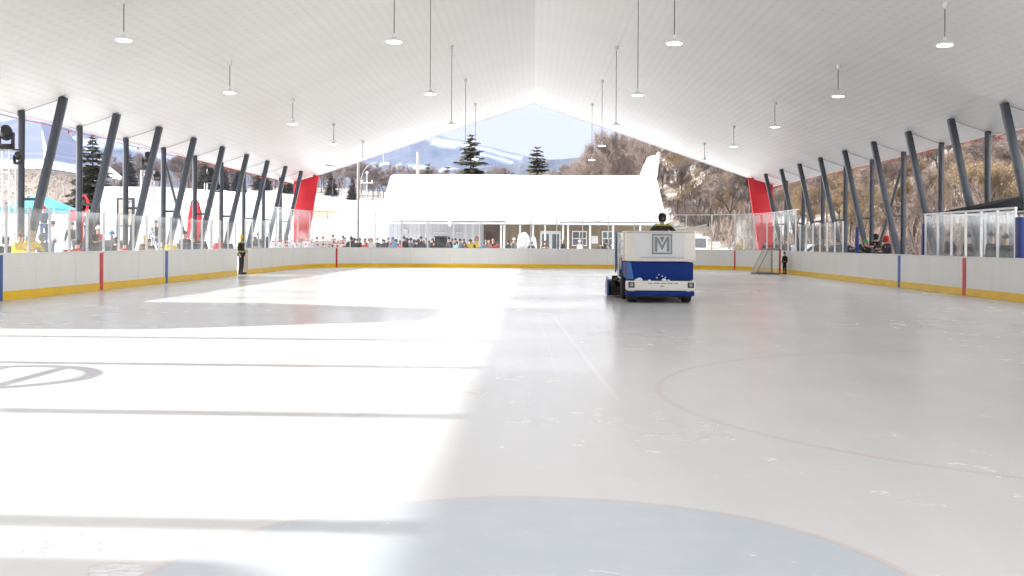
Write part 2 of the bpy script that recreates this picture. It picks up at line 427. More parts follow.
# mountains, about two and a half kilometres away
def mountain(name, sil, Y0, depth, seed, snowline):
    """sil: list of (px, py) of the skyline as seen from the rink"""
    pts = [at(px, py, Y0) for px, py in sil]
    def ht(x):
        for a, b in zip(pts[:-1], pts[1:]):
            if a.x <= x <= b.x:
                t = (x-a.x)/(b.x-a.x); return a.z + (b.z-a.z)*t
        return pts[0].z if x < pts[0].x else pts[-1].z
    x0, x1 = pts[0].x, pts[-1].x; nx, ny = 170, 46
    v = []; sn = []
    for j in range(ny):
        t = j/(ny-1); yy = Y0 - depth*(1-t) if t < .78 else Y0 + (t-.78)*depth*2
        tt = t/.78 if t < .78 else 1-(t-.78)*2.2
        for i in range(nx):
            x = x0 + (x1-x0)*i/(nx-1)
            rg = abs(noise.noise(Vector((x*.004+seed, yy*.0015, seed)))) + .5*abs(noise.noise(Vector((x*.011+seed, yy*.005, seed+5))))
            z = 5 + (ht(x)-5)*(max(0, tt)**1.15)*(1 - .55*rg*(1-tt**3)) + 4*noise.noise(Vector((x*.03, yy*.03, seed)))
            v.append((x, yy, z))
            s = 0.0
            for (ax, az, bx, bz, w) in snowline:
                if min(ax, bx) <= x <= max(ax, bx):
                    zl = az + (bz-az)*(x-ax)/(bx-ax)
                    s = max(s, sstep(w, w*.5, abs(z - zl + 9*noise.noise(Vector((x*.012, 1, 1))))))
            n_ = noise.noise(Vector((x*.006, yy*.004, seed+2))) + .5*noise.noise(Vector((x*.02, yy*.01, seed+3)))
            s = max(s, .05*sstep(.10, .6, n_))
            sn.append(s)
    f = [(j*nx+i, j*nx+i+1, (j+1)*nx+i+1, (j+1)*nx+i) for j in range(ny-1) for i in range(nx-1)]
    me = bpy.data.meshes.new(name); me.from_pydata(v, [], f); me.update()
    a_ = me.attributes.new('snow', 'FLOAT', 'POINT'); a_.data.foreach_set('value', sn)
    me.materials.append(mountain_material()); me.polygons.foreach_set('use_smooth', [True]*len(me.polygons))
    return tag(link(name, me), kind='structure')
def mountain_material():
    k = N('mountain_forest'); co = k.coord()
    a = k.n('ShaderNodeAttribute'); a.attribute_name = 'snow'
    trees = k.ramp(k.noise(co, .035, 6, .75), .35, .65)
    col = k.mix(trees, (.03, .038, .045, 1), (.08, .085, .09, 1))
    f = k.math('MULTIPLY', a.outputs['Fac'], k.ramp(k.noise(co, .06, 5, .7), .3, .6, .55, 1))
    col = k.mix(f, col, (.34, .37, .43, 1))
    return k.done(k.bsdf(col, .95, 0, k.bump(trees, .6, 4)))
def sl(px0, py0, px1, py1, w, Y0=2500):
    a, b = at(px0, py0, Y0), at(px1, py1, Y0); return (a.x, a.z, b.x, b.z, w)
mountain('mountain', [(250,200),(300,182),(330,172),(352,163),(378,155),(400,147),(425,138),(440,142),(470,149),(500,156),(520,161),(545,168),(600,172),(700,180)], 2500, 900, 1.3,
         [sl(428, 144, 522, 166, 7), sl(350, 172, 470, 182, 4), sl(440, 152, 515, 170, 5)])
mountain('mountain', [(-260,190),(-100,150),(0,140),(60,128),(120,134),(150,133),(190,142),(215,152),(240,165),(262,176),(290,188),(330,200)], 2300, 800, 4.1,
         [sl(120, 150, 230, 168, 10, 2300), sl(0, 160, 180, 150, 8, 2300)])
mountain('hills', [(380,200),(450,176),(480,172),(525,168),(560,164),(590,160),(640,150),(720,140),(820,150),(1000,120),(1300,130)], 1300, 350, 8.2, [])

# ------------------------------------------------------------------ roof
L_IN, L_OUT, L_EAVE, PITCH = 15.0, 16.35, 16.6, .34
ZAP = H0 + .646*15                                            # ridge height of the deck underside
def roofz(x): return ZAP - PITCH*abs(x)
Y_END = 72.7
k = MB()
t = .22
k.prism([(-L_EAVE, roofz(L_EAVE)), (0, ZAP), (L_EAVE, roofz(L_EAVE)), (L_EAVE, roofz(L_EAVE)+t), (0, ZAP+t), (-L_EAVE, roofz(L_EAVE)+t)], -7.0, Y_END)
rf = empty('rink_roof'); tag(rf, 'huge white ribbed metal gable roof spanning the open-air ice rink', 'roof')
deck = MB()
for s in (-1, 1):                                             # two plain slopes so that the ridge stays crisp
    x0, x1 = (0, L_EAVE) if s > 0 else (-L_EAVE, 0)
    deck.prism([(x0, roofz(x0)), (x1, roofz(x1)), (x1, roofz(x1)+t), (x0, roofz(x0)+t)], -7.0, Y_END)
deck.build('deck', MT['roof'], rf, smooth=0)
k = MB()
for s in (-1, 1):
    a = roofz(L_EAVE)
    k.prism([(s*(L_EAVE+.002), a-.03), (s*(L_EAVE+.06), a-.03), (s*(L_EAVE+.06), a+t+.04), (s*(L_EAVE+.002), a+t+.04)], -7, Y_END)
k.build('eave_trim', MT['white_metal'], rf)
for s in (-1, 1):
    k = MB(); x0, x1 = (0, L_EAVE) if s > 0 else (-L_EAVE, 0)
    k.prism([(x0, roofz(x0)-.05), (x1, roofz(x1)-.05), (x1, roofz(x1)+t+.05), (x0, roofz(x0)+t+.05)], Y_END+.003, Y_END+.06)
    k.build('gable_trim', MT['white_metal'], rf, smooth=0)
k = MB()
for s in (-1, 1):
    x0, x1 = (0, L_EAVE) if s > 0 else (-L_EAVE, 0)
    k.prism([(x0, roofz(x0)+t+.003), (x1, roofz(x1)+t+.003), (x1, roofz(x1)+t+.20), (x0, roofz(x0)+t+.28)], -7, Y_END-.3)
k.build('roof_snow', MT['snow'], rf)

ORD = ['first','second','third','fourth','fifth','sixth','seventh','eighth','ninth','tenth','eleventh','twelfth','thirteenth','fourteenth','fifteenth','sixteenth','seventeenth','eighteenth','nineteenth','twentieth']
ys = [33.5 + 4.3*i for i in range(10)]
near = [29.2, 25.1, 21.1, 17.3, 13.75, 10.1, 6.45, 2.0, -2.5]
def support(side, y, label, group):
    e = empty('roof_support', (side*L_OUT, y, 0)); tag(e, label, 'roof support', group)
    top = roofz(L_OUT)-0; sx = -side*(L_OUT-L_IN)
    v = MB(); v.tube((0,0,-.05), (0,0,top-.01), .115, .115, 16); v.build('vertical_post', MT['steel'], e)
    s_ = MB()
    d = Vector((sx, 0, roofz(L_IN)-.02)) - Vector((0, 0, .15)); q = d.to_track_quat('Z', 'Y'); Mx = Matrix.Translation((0, 0, .15)) @ q.to_matrix().to_4x4()
    s_.box(-.115, .115, -.115, .115, 0, d.length, Mx); s_.build('slanted_post', MT['steel'], e, bevel=.02)
    b = MB(); zb = 2.85; b.tube((0,0,zb), (sx*(zb-.15)/(roofz(L_IN)-.15), 0, zb), .05, .05, 8); b.build('cross_brace', MT['steel'], e)
    b = MB(); b.tube((0,0,top-.06), (sx,0,roofz(L_IN)-.06), .009, .009, 6); b.build('tie_bar', MT['steel'], e)
    b = MB(); b.box(-.25,.25,-.25,.25,.021,.05); b.lathe([(.17,.05),(.16,.12),(.12,.13)], (0,0,0), 12); b.build('base_plate', MT['steel'], e)
    return e
for side, nm in ((-1, 'left'), (1, 'right')):
    for i, y in enumerate(ys):
        support(side, y, 'dark leaning roof support on the %s, %s in view from the near end' % (nm, ORD[i]), 'dark steel supports along the %s side of the rink' % nm)
    for i, y in enumerate(near):
        if side > 0 and False: continue
        support(side, y, 'dark leaning roof support beside the near half of the rink on the %s' % nm, 'dark steel supports along the %s side of the rink' % nm)
    # red wedge that fills the last support
    k = MB(); y = ys[-1]-.36
    zt = roofz(L_IN)-.05
    k.prism([(side*(L_IN-.32), zt+.05), (side*(L_OUT+.05), roofz(L_OUT)-.06), (side*(L_OUT+.05), .05), (side*(L_OUT-.75), .05)], y, y+.16)
    tag(k.build('red_panel', MT['red'], bevel=.01), 'tall red wedge shaped panel on the farthest roof support, %s side of the rink' % nm, 'panel', 'red panels at the far corners of the roof')
    # diagonal rod of one bay
    k = MB(); k.tube((side*(L_OUT+.05), ys[3], roofz(L_OUT)-.2), (side*(L_OUT+.05), ys[4]-.1, .4), .06, .06, 8)
    tag(k.build('diagonal_brace', MT['steel']), 'thin dark diagonal brace crossing one bay between upright posts on the %s' % nm, 'brace', 'diagonal braces')
# eave cable
for side in (-1, 1):
    e = empty('light_string', (side*(L_EAVE-.02), 0, 0)); tag(e, 'thin red cord with small red bulbs strung along the %s eave' % ('left' if side < 0 else 'right'), 'string of lights', 'red cords along the eaves')
    z = roofz(L_EAVE)-.10; pts = []
    for i in range(0, 46):
        y = 22 + i*1.1; pts.append((0, y, z - .05*abs(math.sin(i*.75))))
    MB().path(pts, .013, 6).build('cord', MT['red_rope'], e)
    for i in range(2, 45, 6):
        MB().ball((pts[i][0], pts[i][1], pts[i][2]-.06), .045, .045, .06, 8, 6).build('bulb', MT['red_rope'], e)

# ------------------------------------------------------------------ pendant lamps
def lamp(x, y):
    zr = roofz(x); zb = 6.62 - zr
    e = empty('pendant_lamp', (x, y, zr))
    MB().lathe([(.02,-.16),(.07,-.14),(.08,-.03),(.08,.02)], (0,0,0), 12).build('ceiling_cup', MT['galv'], e)
    MB().tube((0,0,-.1), (0,0,zb+.22), .014, .014, 6).build('cord', MT['cord'], e)
    MB().lathe([(.20,0),(.215,.025),(.205,.055),(.09,.085),(.045,.13),(.03,.22)], (0,0,zb), 24).build('housing', MT['white_metal'], e)
    MB().lathe([(.12,-.02),(.185,-.012),(.19,.001)], (0,0,zb), 24).build('lens', MT['lamp'], e)
    return e
names = {-10.4: 'outer left', -3.55: 'inner left', 3.55: 'inner right', 10.4: 'outer right'}
for x in names:
    for i, y in enumerate((26.6, 35.9, 45.3, 54.6, 63.9)):
        tag(lamp(x, y), 'white disc lamp under the roof, %s from the camera in the %s row' % (ORD[i], names[x]), 'lamp', 'pendant lamps under the rink roof')

# ------------------------------------------------------------------ dasher boards
def strip(pts, off0, off1, z0, z1):
    """wall strip along a polyline between two offsets away from the ice"""
    m = MB(); n = len(pts); nrm = []
    for i in range(n):
        a = Vector(pts[max(0, i-1)]); b = Vector(pts[min(n-1, i+1)]); d = (b-a).normalized()
        nrm.append(Vector((-d.y, d.x)))                           # left of travel = outside
    for (p, q) in zip(pts, nrm):
        for (o, z) in ((off0, z0), (off1, z0), (off1, z1), (off0, z1)):
            m.v.append(Vector((p[0]+q.x*o, p[1]+q.y*o, z)))
    for i in range(n-1):
        for j in range(4):
            a = i*4+j; b = i*4+(j+1) % 4; m.f.append((a, a+4, b+4, b))
    m.f.append((3,2,1,0)); m.f.append(tuple((n-1)*4+j for j in range(4)))
    return m
def along(pts, step, start=0.0):
    out = []; acc = 0.0; nxt = start
    for a, b in zip(pts[:-1], pts[1:]):
        a, b = Vector(a), Vector(b); l = (b-a).length; d = (b-a)/l if l else Vector((0,0))
        while nxt <= acc + l + 1e-6:
            out.append((a + d*(nxt-acc), Vector((-d.y, d.x)))); nxt += step
        acc += l
    return out
def boards(label, pts, stripes, glass_from=None, glass_to=None, gh=2.5, step=1.22, gmat='glass', group='dasher boards round the ice', gates=True):
    e = empty('rink_boards', (0,0,0)); tag(e, label, 'rink boards', group)
    strip(pts, 0, .09, .005, 1.17).build('facing', MT['board'], e, smooth=25)
    strip(pts, -.012, -.001, .005, .235).build('kick_plate', MT['yellow'], e, smooth=25)
    strip(pts, -.02, .13, 1.171, 1.215).build('cap_rail', MT['white_metal'], e, smooth=25)
    seam = MB()
    for (p, q) in along(pts, 2.44, .6):
        d = Vector((q.y, -q.x)); a = p - q*.003
        Mx = Matrix(((d.x, q.x, 0, a.x), (d.y, q.y, 0, a.y), (0, 0, 1, 0), (0, 0, 0, 1)))
        seam.box(-.006, .006, 0, .02, .24, 1.165, Mx)
    seam.build('panel_seam', MT['galv'], e)
    for (x, y, w, mt) in stripes:
        P = Vector((x, y)); best = None
        for a, b in zip(pts[:-1], pts[1:]):
            a, b = Vector(a), Vector(b); d = (b-a); tt = max(0, min(1, (P-a).dot(d)/d.length_squared)); c = a+d*tt
            if best is None or (c-P).length < best[0]: best = ((c-P).length, c, d.normalized())
        c, d = best[1], best[2]; q = Vector((-d.y, d.x)); a = c - q*.018
        Mx = Matrix(((d.x, q.x, 0, a.x), (d.y, q.y, 0, a.y), (0, 0, 1, 0), (0, 0, 0, 1)))
        MB().box(-w/2, w/2, 0, .02, .006, 1.168, Mx).build('line_stripe', MT[mt], e)
    spots = [s for s in along(pts, step, .3) if glass_from is None or (glass_from <= s[0].y <= glass_to)]
    for i, (p, q) in enumerate(spots):
        P = p + q*.055
        MB().box(P.x-.03, P.x+.03, P.y-.03, P.y+.03, 1.216, gh+.02).build('glass_post', MT['alu'], e)
        if i+1 < len(spots):
            P2 = spots[i+1][0] + spots[i+1][1]*.055; d = (P2-P); L = d.length
            if L > step*1.5: continue
            d.normalize(); a = P + d*.035; L -= .07
            Mx = Matrix(((d.x, -d.y, 0, a.x), (d.y, d.x, 0, a.y), (0, 0, 1, 0), (0, 0, 0, 1)))
            pn = MB(); pn.box(0, L, -.006, .006, 1.22, gh-.02, Mx); g = pn.build('glass_pane', MT[gmat], e, smooth=0)
    # top edge rail of the glass
    return e
cut = 47.6
left1 = [p for p in PA if p[1] < cut] + [(-HW, cut)]
left2 = [(-HW, 48.8), (-HW, 51), (-HW, 53.2)]
boards('long white dasher boards with yellow kick plate and low glass, left side of the ice', left1,
       [(-HW, 26.4, .24, 'stripe_blue'), (-HW, 32.6, .24, 'stripe_red'), (-HW, 38.4, .24, 'stripe_blue')], 24, 48, 2.42)
boards('short piece of white dasher boards past the gate where the referee stands', left2, [], 24, 54, 2.6)
endp = [(-HW, 53.2), (-HW, 56)] + [(-HW, YF-RC)] + PB + PC_ + PD + [(HW, 56), (HW, 53.2)]
sx = at(330, 268, 64).x; sx2 = at(737, 268, 64).x
boards('curved white end boards with yellow kick plate and tall glass at the far end', endp, [(-11.7, 63.2, .12, 'stripe_red'), (12.1, 63.0, .10, 'stripe_red')], None, None, 3.3, 1.6, 'glass_end')
right = [(HW, 53.2), (HW, 50)] + [p for p in PE if p[1] < 50]
boards('long white dasher boards with yellow kick plate, right side of the ice', right,
       [(HW, 32.6, .24, 'stripe_red'), (HW, 38.4, .24, 'stripe_blue')], 44.5, 54, 2.55)
# top channel of the tall end glass
m = strip([(p[0], p[1]) for p in endp], .03, .08, 3.32, 3.36); tag(m.build('glass_top_rail', MT['alu'], smooth=25), 'thin pale metal rail capping the tall glass at the far end', 'rail')
# open gate leaf in the left gap
e = empty('gate_door', (-HW, 48.8, 0)); tag(e, 'pale gate leaf standing open in the left boards beside the referee', 'gate')
MB().box(-.0, .17, -.14, -.06, .02, 1.18).build('gate_panel', MT['beige'], e, bevel=.01)
MB().tube((.13, -.15, .8), (.13, -.15, 1.0), .015).build('latch', MT['galv'], e)

# ------------------------------------------------------------------ glass enclosure on the right (players' bench), with blue padded ends
def pad(x, y, z0, z1, w, label):
    tag(MB().box(x-.04, x+.10, y-w/2, y+w/2, z0, z1).build('padded_post', MT['blue_pad'], bevel=.02), label, 'padded post', 'blue padded posts on the right boards')
pad(HW+.02, 43.6, 1.22, 2.3, .10, 'blue padded post on the right boards beside the leaning spectators')
pad(HW+.02, 36.1, 1.22, 2.3, .12, 'blue padded post at the far end of the players bench glass')
pad(HW+.02, 29.0, 1.22, 2.35, .32, 'wide blue padded post at the near end of the players bench glass')
e = empty('bench_shelter', (HW, 29, 0)); tag(e, 'glass walled players bench behind the right boards under a black canopy', 'shelter')
for i in range(7):
    y = .3 + i*1.12
    MB().box(.03, .09, y-.03, y+.03, 1.22, 2.58).build('post', MT['alu'], e)
    if i < 6: MB().box(.054, .066, y+.04, y+1.08, 1.225, 2.55).build('glass_pane', MT['glass_end'], e, smooth=0)
for i in range(5):
    y = .5 + i*1.7
    MB().box(2.2, 2.26, y-.03, y+.03, .02, 2.62).build('post', MT['alu'], e)
    if i < 4: MB().box(2.224, 2.236, y+.04, y+1.66, .9, 2.6).build('glass_pane', MT['glass_end'], e, smooth=0)
MB().box(.1, 2.2, 7.05, 7.062, 1.22, 2.55).build('end_pane', MT['glass_end'], e, smooth=0)
k = MB(); k.box(.02, .10, .27, 7.1, 2.585, 2.64); k.box(2.19, 2.27, .4, 7.4, 2.625, 2.68); k.box(.10, 2.19, 7.03, 7.09, 2.585, 2.64); k.build('top_rail', MT['white_metal'], e)
k = MB(); k.box(1.2, 1.6, .6, 6.8, .45, .5); [k.box(1.25, 1.55, y, y+.06, .02, .45) for y in (.7, 3.5, 6.6)]; k.build('bench_seat', MT['beige'], e)

# black canopy behind
e = empty('black_canopy', (16.95, 35.55, 0)); tag(e, 'black fabric canopy with a low peak behind the players bench', 'canopy')
k = MB(); r_ = 2.5; d_ = 1.3; zb_ = 2.76; P_ = (.3, 0, 3.42)
q_ = [(-r_,-d_,zb_),(r_,-d_,zb_),(r_,d_,zb_),(-r_,d_,zb_)]
for i in range(4):
    a, b = q_[i], q_[(i+1) % 4]; k.quad(a, b, P_)
k.box(-r_, r_, -d_-.02, -d_, zb_-.10, zb_); k.box(-r_, r_, d_, d_+.02, zb_-.10, zb_); k.box(-r_-.02, -r_, -d_, d_, zb_-.10, zb_); k.box(r_, r_+.02, -d_, d_, zb_-.10, zb_)
k.build('fabric_roof', MT['black_canvas'], e, smooth=20)
for x_ in (-1.05, 2.4):
    for y_ in (-1, 1): MB().tube((x_, y_*1.2, .02), (x_, y_*1.2, 2.9 if x_ < 0 else 2.78), .03).build('pole', MT['black'], e)

# ------------------------------------------------------------------ trees
rnd = random.Random(7)
def grow(mb, tw, p, d, L, r, depth, rng, spread, up, twn, tws):
    n = 3; q = p.copy(); dd = d.copy()
    for i in range(n):
        nd = (dd + Vector((rng.uniform(-1,1), rng.uniform(-1,1), rng.uniform(-.3,1)*up))*.16).normalized()
        e = q + nd*L/n; r2 = r*(1-.22*(i+1)/n*1.4)
        mb.tube(q, e, r*(1-.22*i/n*1.4), r2, 5 if depth > 1 else 3, cap=False)
        if depth > 0 and i > 0 or depth > 2 and i > 0:
            for _ in range(2 if depth > 1 else 3):
                a = rng.uniform(0, 2*math.pi); side = nd.orthogonal().normalized(); side.rotate(Matrix.Rotation(a, 3, nd))
                bd = (nd*rng.uniform(.5, .9) + side*spread*rng.uniform(.6, 1.1) + Vector((0,0,up*.35))).normalized()
                grow(mb, tw, e.copy(), bd, L*rng.uniform(.5, .72), r2*.6, depth-1, rng, spread, up, twn, tws)
        if depth <= 1:
            for _ in range(twn):
                a = Vector((rng.gauss(0,1), rng.gauss(0,1), rng.gauss(.25,.9))).normalized()
                s = tws*rng.uniform(.5, 1.3); o = q.lerp(e, rng.random()); w = .010*rng.uniform(.7, 1.6)
                sd = a.orthogonal().normalized(); sd.rotate(Matrix.Rotation(rng.uniform(0, 6.28), 3, a)); 
                tw.quad(o-sd*w, o+sd*w, o+a*s+sd*.15*s)
        q = e; dd = nd
def bare_proto(seed, hgt, spread, up, twn, leaf, mat_tw, tws=.8):
    rng = random.Random(seed); a = MB(); b = MB()
    grow(a, b, Vector((0,0,-.3)), Vector((0,0,1)), hgt*.55, hgt*.018, 4, rng, spread, up, twn, tws)
    if leaf:
        base = list(b.v)
        for _ in range(leaf):
            o = rng.choice(base) + Vector((rng.gauss(0,.35), rng.gauss(0,.35), rng.gauss(0,.35)))
            n = Vector((rng.gauss(0,1), rng.gauss(0,1), rng.gauss(0,1))).normalized(); u = n.orthogonal().normalized(); w = n.cross(u); s = rng.uniform(.05, .13)
            b.quad(o-u*s, o+w*s*.6, o+u*s, o-w*s*.6)
    zs = max(v.z for v in b.v); f = hgt/zs
    for v in a.v: v *= f
    for v in b.v: v *= f
    return a.mesh('trunk', MT['bark_brown'], 60), b.mesh('crown', mat_tw, 0)
def conifer_proto(seed, hgt, wid, mat_n, gap=.0):
    rng = random.Random(seed); a = MB(); b = MB()
    a.tube((0,0,-.3), (0,0,hgt*.97), hgt*.018, .02, 8)
    z = hgt*.10
    while z < hgt*.985:
        t = z/hgt; L = wid*(1-t)**.85 + .15; n = max(4, int(9*(1-t)+4)); ph = rng.uniform(0, 6.28)
        for i in range(n):
            an = ph + 6.283*i/n + rng.uniform(-.25,.25); l = L*rng.uniform(.6, 1.15)
            d = Vector((math.cos(an), math.sin(an), 0)); droop = .28 if t < .7 else .0
            tip = Vector((0,0,z)) + d*l + Vector((0,0,-l*droop + rng.uniform(-.1,.1)))
            a.tube((0,0,z), tip, .03*(1-t)+.01, .006, 3, cap=False)
            m = max(4, int(l*13))
            for q in range(m):
                s = (q+.6)/m; c = Vector((0,0,z)).lerp(tip, s)
                for sd in (-1, 1, 0):
                    ll = (.38+.62*(1-s))*min(1, l/1.6)*rng.uniform(.6, 1.2)
                    dv = (d*.5 + Vector((-d.y, d.x, 0))*sd*.9 + Vector((0,0,rng.uniform(-.55,.1)))).normalized()
                    w = Vector((0,0,1)).cross(dv).normalized()*.12; w.z += rng.uniform(-.05,.05)
                    b.quad(c-w*.5, c+dv*ll*.5-w, c+dv*ll, c+dv*ll*.5+w)
        z += rng.uniform(.24, .42)*(1 if t < .75 else .7)
    return a.mesh('trunk', MT['bark_brown'], 60), b.mesh('crown', mat_n, 0)
PROT = {}
PROT['gold'] = [bare_proto(11+i, 10, .75, .5, 7, 1500, MT['twig_gold'], .7) for i in range(3)]
PROT['rose'] = [bare_proto(31+i, 10, .6, .8, 9, 0, MT['twig_rose'], .9) for i in range(3)]
PROT['grey'] = [bare_proto(51+i, 9, .7, .5, 9, 0, MT['twig_grey'], .9) for i in range(2)]
PROT['pine'] = [conifer_proto(71+i, 8, 2.3, MT['needle']) for i in range(2)]
PROT['goldpine'] = [conifer_proto(91, 6, 1.6, MT['needle_gold'])]
CNAME = dict(gold='bare_tree', rose='bare_tree', grey='bare_tree', pine='spruce_tree', goldpine='larch_tree')
def tree(kind, x, y, h, label, group=None, z=None, wide=1.0):
    pr = rnd.choice(PROT[kind]); base = {'gold':10,'rose':10,'grey':9,'pine':8,'goldpine':6}[kind]
    e = empty(CNAME[kind], (x, y, terr(x, y)-.1 if z is None else z), rnd.uniform(0, 6.28)); s = h/base; e.scale = (s*wide, s*wide, s)
    tag(e, label, 'tree', group)
    link('trunk', pr[0], e); link('crown', pr[1], e)
    return e
# two spruces behind the snow roof, and smaller tops
def tree_at(kind, px, ytop, Y, h, label, wide=1.0, group=None):
    p = at(px, ytop, Y); tree(kind, p.x, Y, h, label, group, z=p.z-h, wide=wide) if p.z-h < terr(p.x, Y)+.5 else tree(kind, p.x, Y, p.z-terr(p.x, Y)+.1, label, group, wide=wide)
tree_at('pine', 471, 131, 118, 13, 'tall dark spruce with drooping boughs, left of the ridge above the snowy roof', 1.1)
tree_at('pine', 537, 144, 122, 11, 'smaller pointed spruce behind the middle of the snowy roof', 1.15)
tree_at('goldpine', 428, 162, 125, 9, 'small golden tree top just left of the tall spruce', 1.0)
tree_at('goldpine', 447, 165, 125, 9, 'low golden bush top touching the snowy roof edge beside the tall spruce', 1.1)
tree_at('goldpine', 505, 168, 125, 8, 'tiny thin evergreen top between the two spruces', .6)
tree_at('pine', 93, 133, 95, 9, 'dark bushy evergreen to the right of the stone tower roof', 1.2)
# thin rosy trees behind the right half of the snowy roof
for i, (px, yt, Y) in enumerate(((583,150,150),(592,138,140),(600,124,135),(608,132,150),(617,118,132),(626,128,145),(634,122,138),(641,134,150),(578,158,160),(589,146,170),(648,128,128),(604,142,160),(622,140,165),(612,126,170),(638,130,172))):
    tree_at('rose', px, yt, Y, 10, 'slender bare rosy brown tree behind the right half of the snowy roof', .75, 'bare trees behind the snowy roof')
# wooded hill on the right
n = 0; tries = 0; spots = []
while n < 170 and tries < 9000:
    tries += 1
    y = rnd.uniform(48, 190); px = rnd.uniform(640, 1100); x = (px-533)*y/F
    if x - xs(y) < 4 or x < 19 and y < 80: continue
    if px > 860 and y > 140: continue
    if any((x-a)**2+(y-b)**2 < 3.2**2 for a, b in spots): continue
    spots.append((x, y)); kd = rnd.choice(['gold','gold','rose','gold','grey']); n += 1
    tree(kd, x, y, rnd.uniform(5.5, 10.5) if kd != 'gold' else rnd.uniform(4.5, 9), {'gold':'golden brown bare tree on the wooded hill right of the rink','rose':'rosy grey bare tree on the wooded hill right of the rink','grey':'grey leafless tree on the wooded hill right of the rink'}[kd], 'trees on the hill to the right')
# bare wood across the slope at the left and centre
n = 0; tries = 0; spots2 = []
while n < 120 and tries < 5000:
    tries += 1
    y = rnd.uniform(262, 330); px = rnd.uniform(-10, 600); x = (px-533)*y/F
    if any((x-a)**2+(y-b)**2 < 3.0**2 for a, b in spots2): continue
    spots2.append((x, y)); kd = rnd.choice(['rose','grey','grey','rose','gold']); n += 1
    tree(kd, x, y, rnd.uniform(7, 11), {'gold':'golden bare tree in the wood below the blue mountain','rose':'rosy bare tree in the wood below the blue mountain','grey':'grey bare tree in the wood below the blue mountain'}[kd], 'bare trees below the mountain', wide=1.25)
for px, y, h in ((128,240,10),(205,250,10),(222,255,9),(238,262,8),(262,270,11),(331,268,7),(352,262,6),(288,265,8)):
    x = (px-533)*y/F; tree('pine', x, y, h, 'dark evergreen among the bare trees below the blue mountain', 'evergreens below the mountain')
# the wood farther back reads as one mass
mass = MB(); rg = random.Random(5)
for _ in range(1500):
    y = rg.uniform(330, 640); px = rg.uniform(-60, 1100); x = (px-533)*y/F; z = terr(x, y); h = rg.uniform(7, 12)
    mass.tube((x, y, z-.3), (x, y, z+h*.8), .12, .04, 3, cap=False)
    for _k in range(26):
        a = rg.uniform(0, 6.28); hh = rg.uniform(.3, 1)*h; rr = rg.uniform(.2, 2.4)*(1.15-hh/h*.7); o = Vector((x, y, z+hh*.85)); tip = o+Vector((math.cos(a)*rr, math.sin(a)*rr, rg.uniform(.3, 1.6)))
        w = Vector((-math.sin(a), math.cos(a), 0))*rg.uniform(.08, .3); mass.quad(o, tip-w, tip+Vector((0,0,.4)), tip+w)
tag(mass.build('woodland', MT['twig_grey'], smooth=0), 'hazy mass of bare grey brown woods on the slopes beyond the rink', 'woods', kind='stuff')

ug = MB(); rg = random.Random(77); cnt = 0
while cnt < 3600:
    y = rg.uniform(30, 150); px = rg.uniform(655, 1120); x = (px-533)*y/F
    if x < 19 or x - xs(y) < -5*sstep(78, 110, y): continue
    if noise.noise(Vector((x*.09, y*.09, 2))) < -.22: continue
    cnt += 1; z = terr(x, y); hh = rg.uniform(.8, 2.4)
    for _k in range(24):
        a = rg.uniform(0, 6.28); l = hh*rg.uniform(.4, 1.1); d = Vector((math.cos(a)*rg.uniform(.1,.8), math.sin(a)*rg.uniform(.1,.8), 1)).normalized()
        o = Vector((x+rg.gauss(0,.35), y+rg.gauss(0,.35), z-.1)); w_ = Vector((-math.sin(a), math.cos(a), 0))*rg.uniform(.008, .03)
        t1 = o+d*l*.6+w_*3; ug.quad(o-w_, o+w_, t1+w_, o+d*l)
        for _q in range(2):
            c = o+d*l*rg.uniform(.4,1); s_ = rg.uniform(.02,.055); n_ = Vector((rg.gauss(0,1), rg.gauss(0,1), rg.gauss(0,1))).normalized(); u = n_.orthogonal()*s_; v_ = n_.cross(u); ug.quad(c-u, c+v_, c+u, c-v_)
tag(ug.build('undergrowth', MT['twig_rose'], smooth=0), 'tangled brown bare undergrowth covering the slope right of the rink', 'undergrowth', kind='stuff')

# ------------------------------------------------------------------ buildings
# clubhouse with the thick snow roof
gx0, gx1 = at(379, 222, 80).x, at(666, 222, 80).x
e = empty('clubhouse', (0, 80, 0)); tag(e, 'long low clubhouse under a thick white snow roof beyond the far boards', 'building')
xm = at(483, 240, 80).x
MB().box(gx0+.5, xm, 1.2, 12, .0, 3.05).build('white_wall', MT['white_planks'], e, smooth=0)
MB().box(xm+1.3, gx1-.6, 1.2, 12, .0, 3.05).build('brown_wall', MT['brown_planks'], e, smooth=0)
MB().box(xm+.003, xm+1.297, 1.6, 11.9, .0, 3.0).build('recessed_wall', MT['dark_planks'], e, smooth=0)
# roof with snow: sheet with soft uneven eave
nx, ny = 90, 26; V = []; Fc = []
sn = MB()
rx0, rx1 = gx0, gx1
def rz(t, x):          # t 0 eave front .. .5 ridge .. 1 back
    a = 1-abs(2*t-1); base = 3.12 + (6.62-3.12)*a
    th = .42*(1-math.exp(-a*14)) + .05*noise.noise(Vector((x*.7, t*9, 0))) + .10
    return base + th
for j in range(ny+1):
    t = j/ny
    for i in range(nx+1):
        u = i/nx; x = rx0+(rx1-rx0)*u; edge = min(u, 1-u)*(rx1-rx0)
        z = rz(t, x) - .16*math.exp(-edge*9)
        sn.v.append(Vector((x, t*12.8, z)))
for j in range(ny):
    for i in range(nx): sn.f.append((j*(nx+1)+i, j*(nx+1)+i+1, (j+1)*(nx+1)+i+1, (j+1)*(nx+1)+i))
sn.build('snow_blanket', MT['snow'], e, smooth=60)
def rpoly(o): return [(0, 3.08+o), (6.4, 6.58+o), (12.8, 3.08+o), (12.8, 2.93+o), (6.4, 6.43+o), (0, 2.93+o)]
MB().prism(rpoly(.02), rx0+.05, rx1-.05, 'x').build('roof', MT['white_metal'], e, smooth=0)
gb = MB()
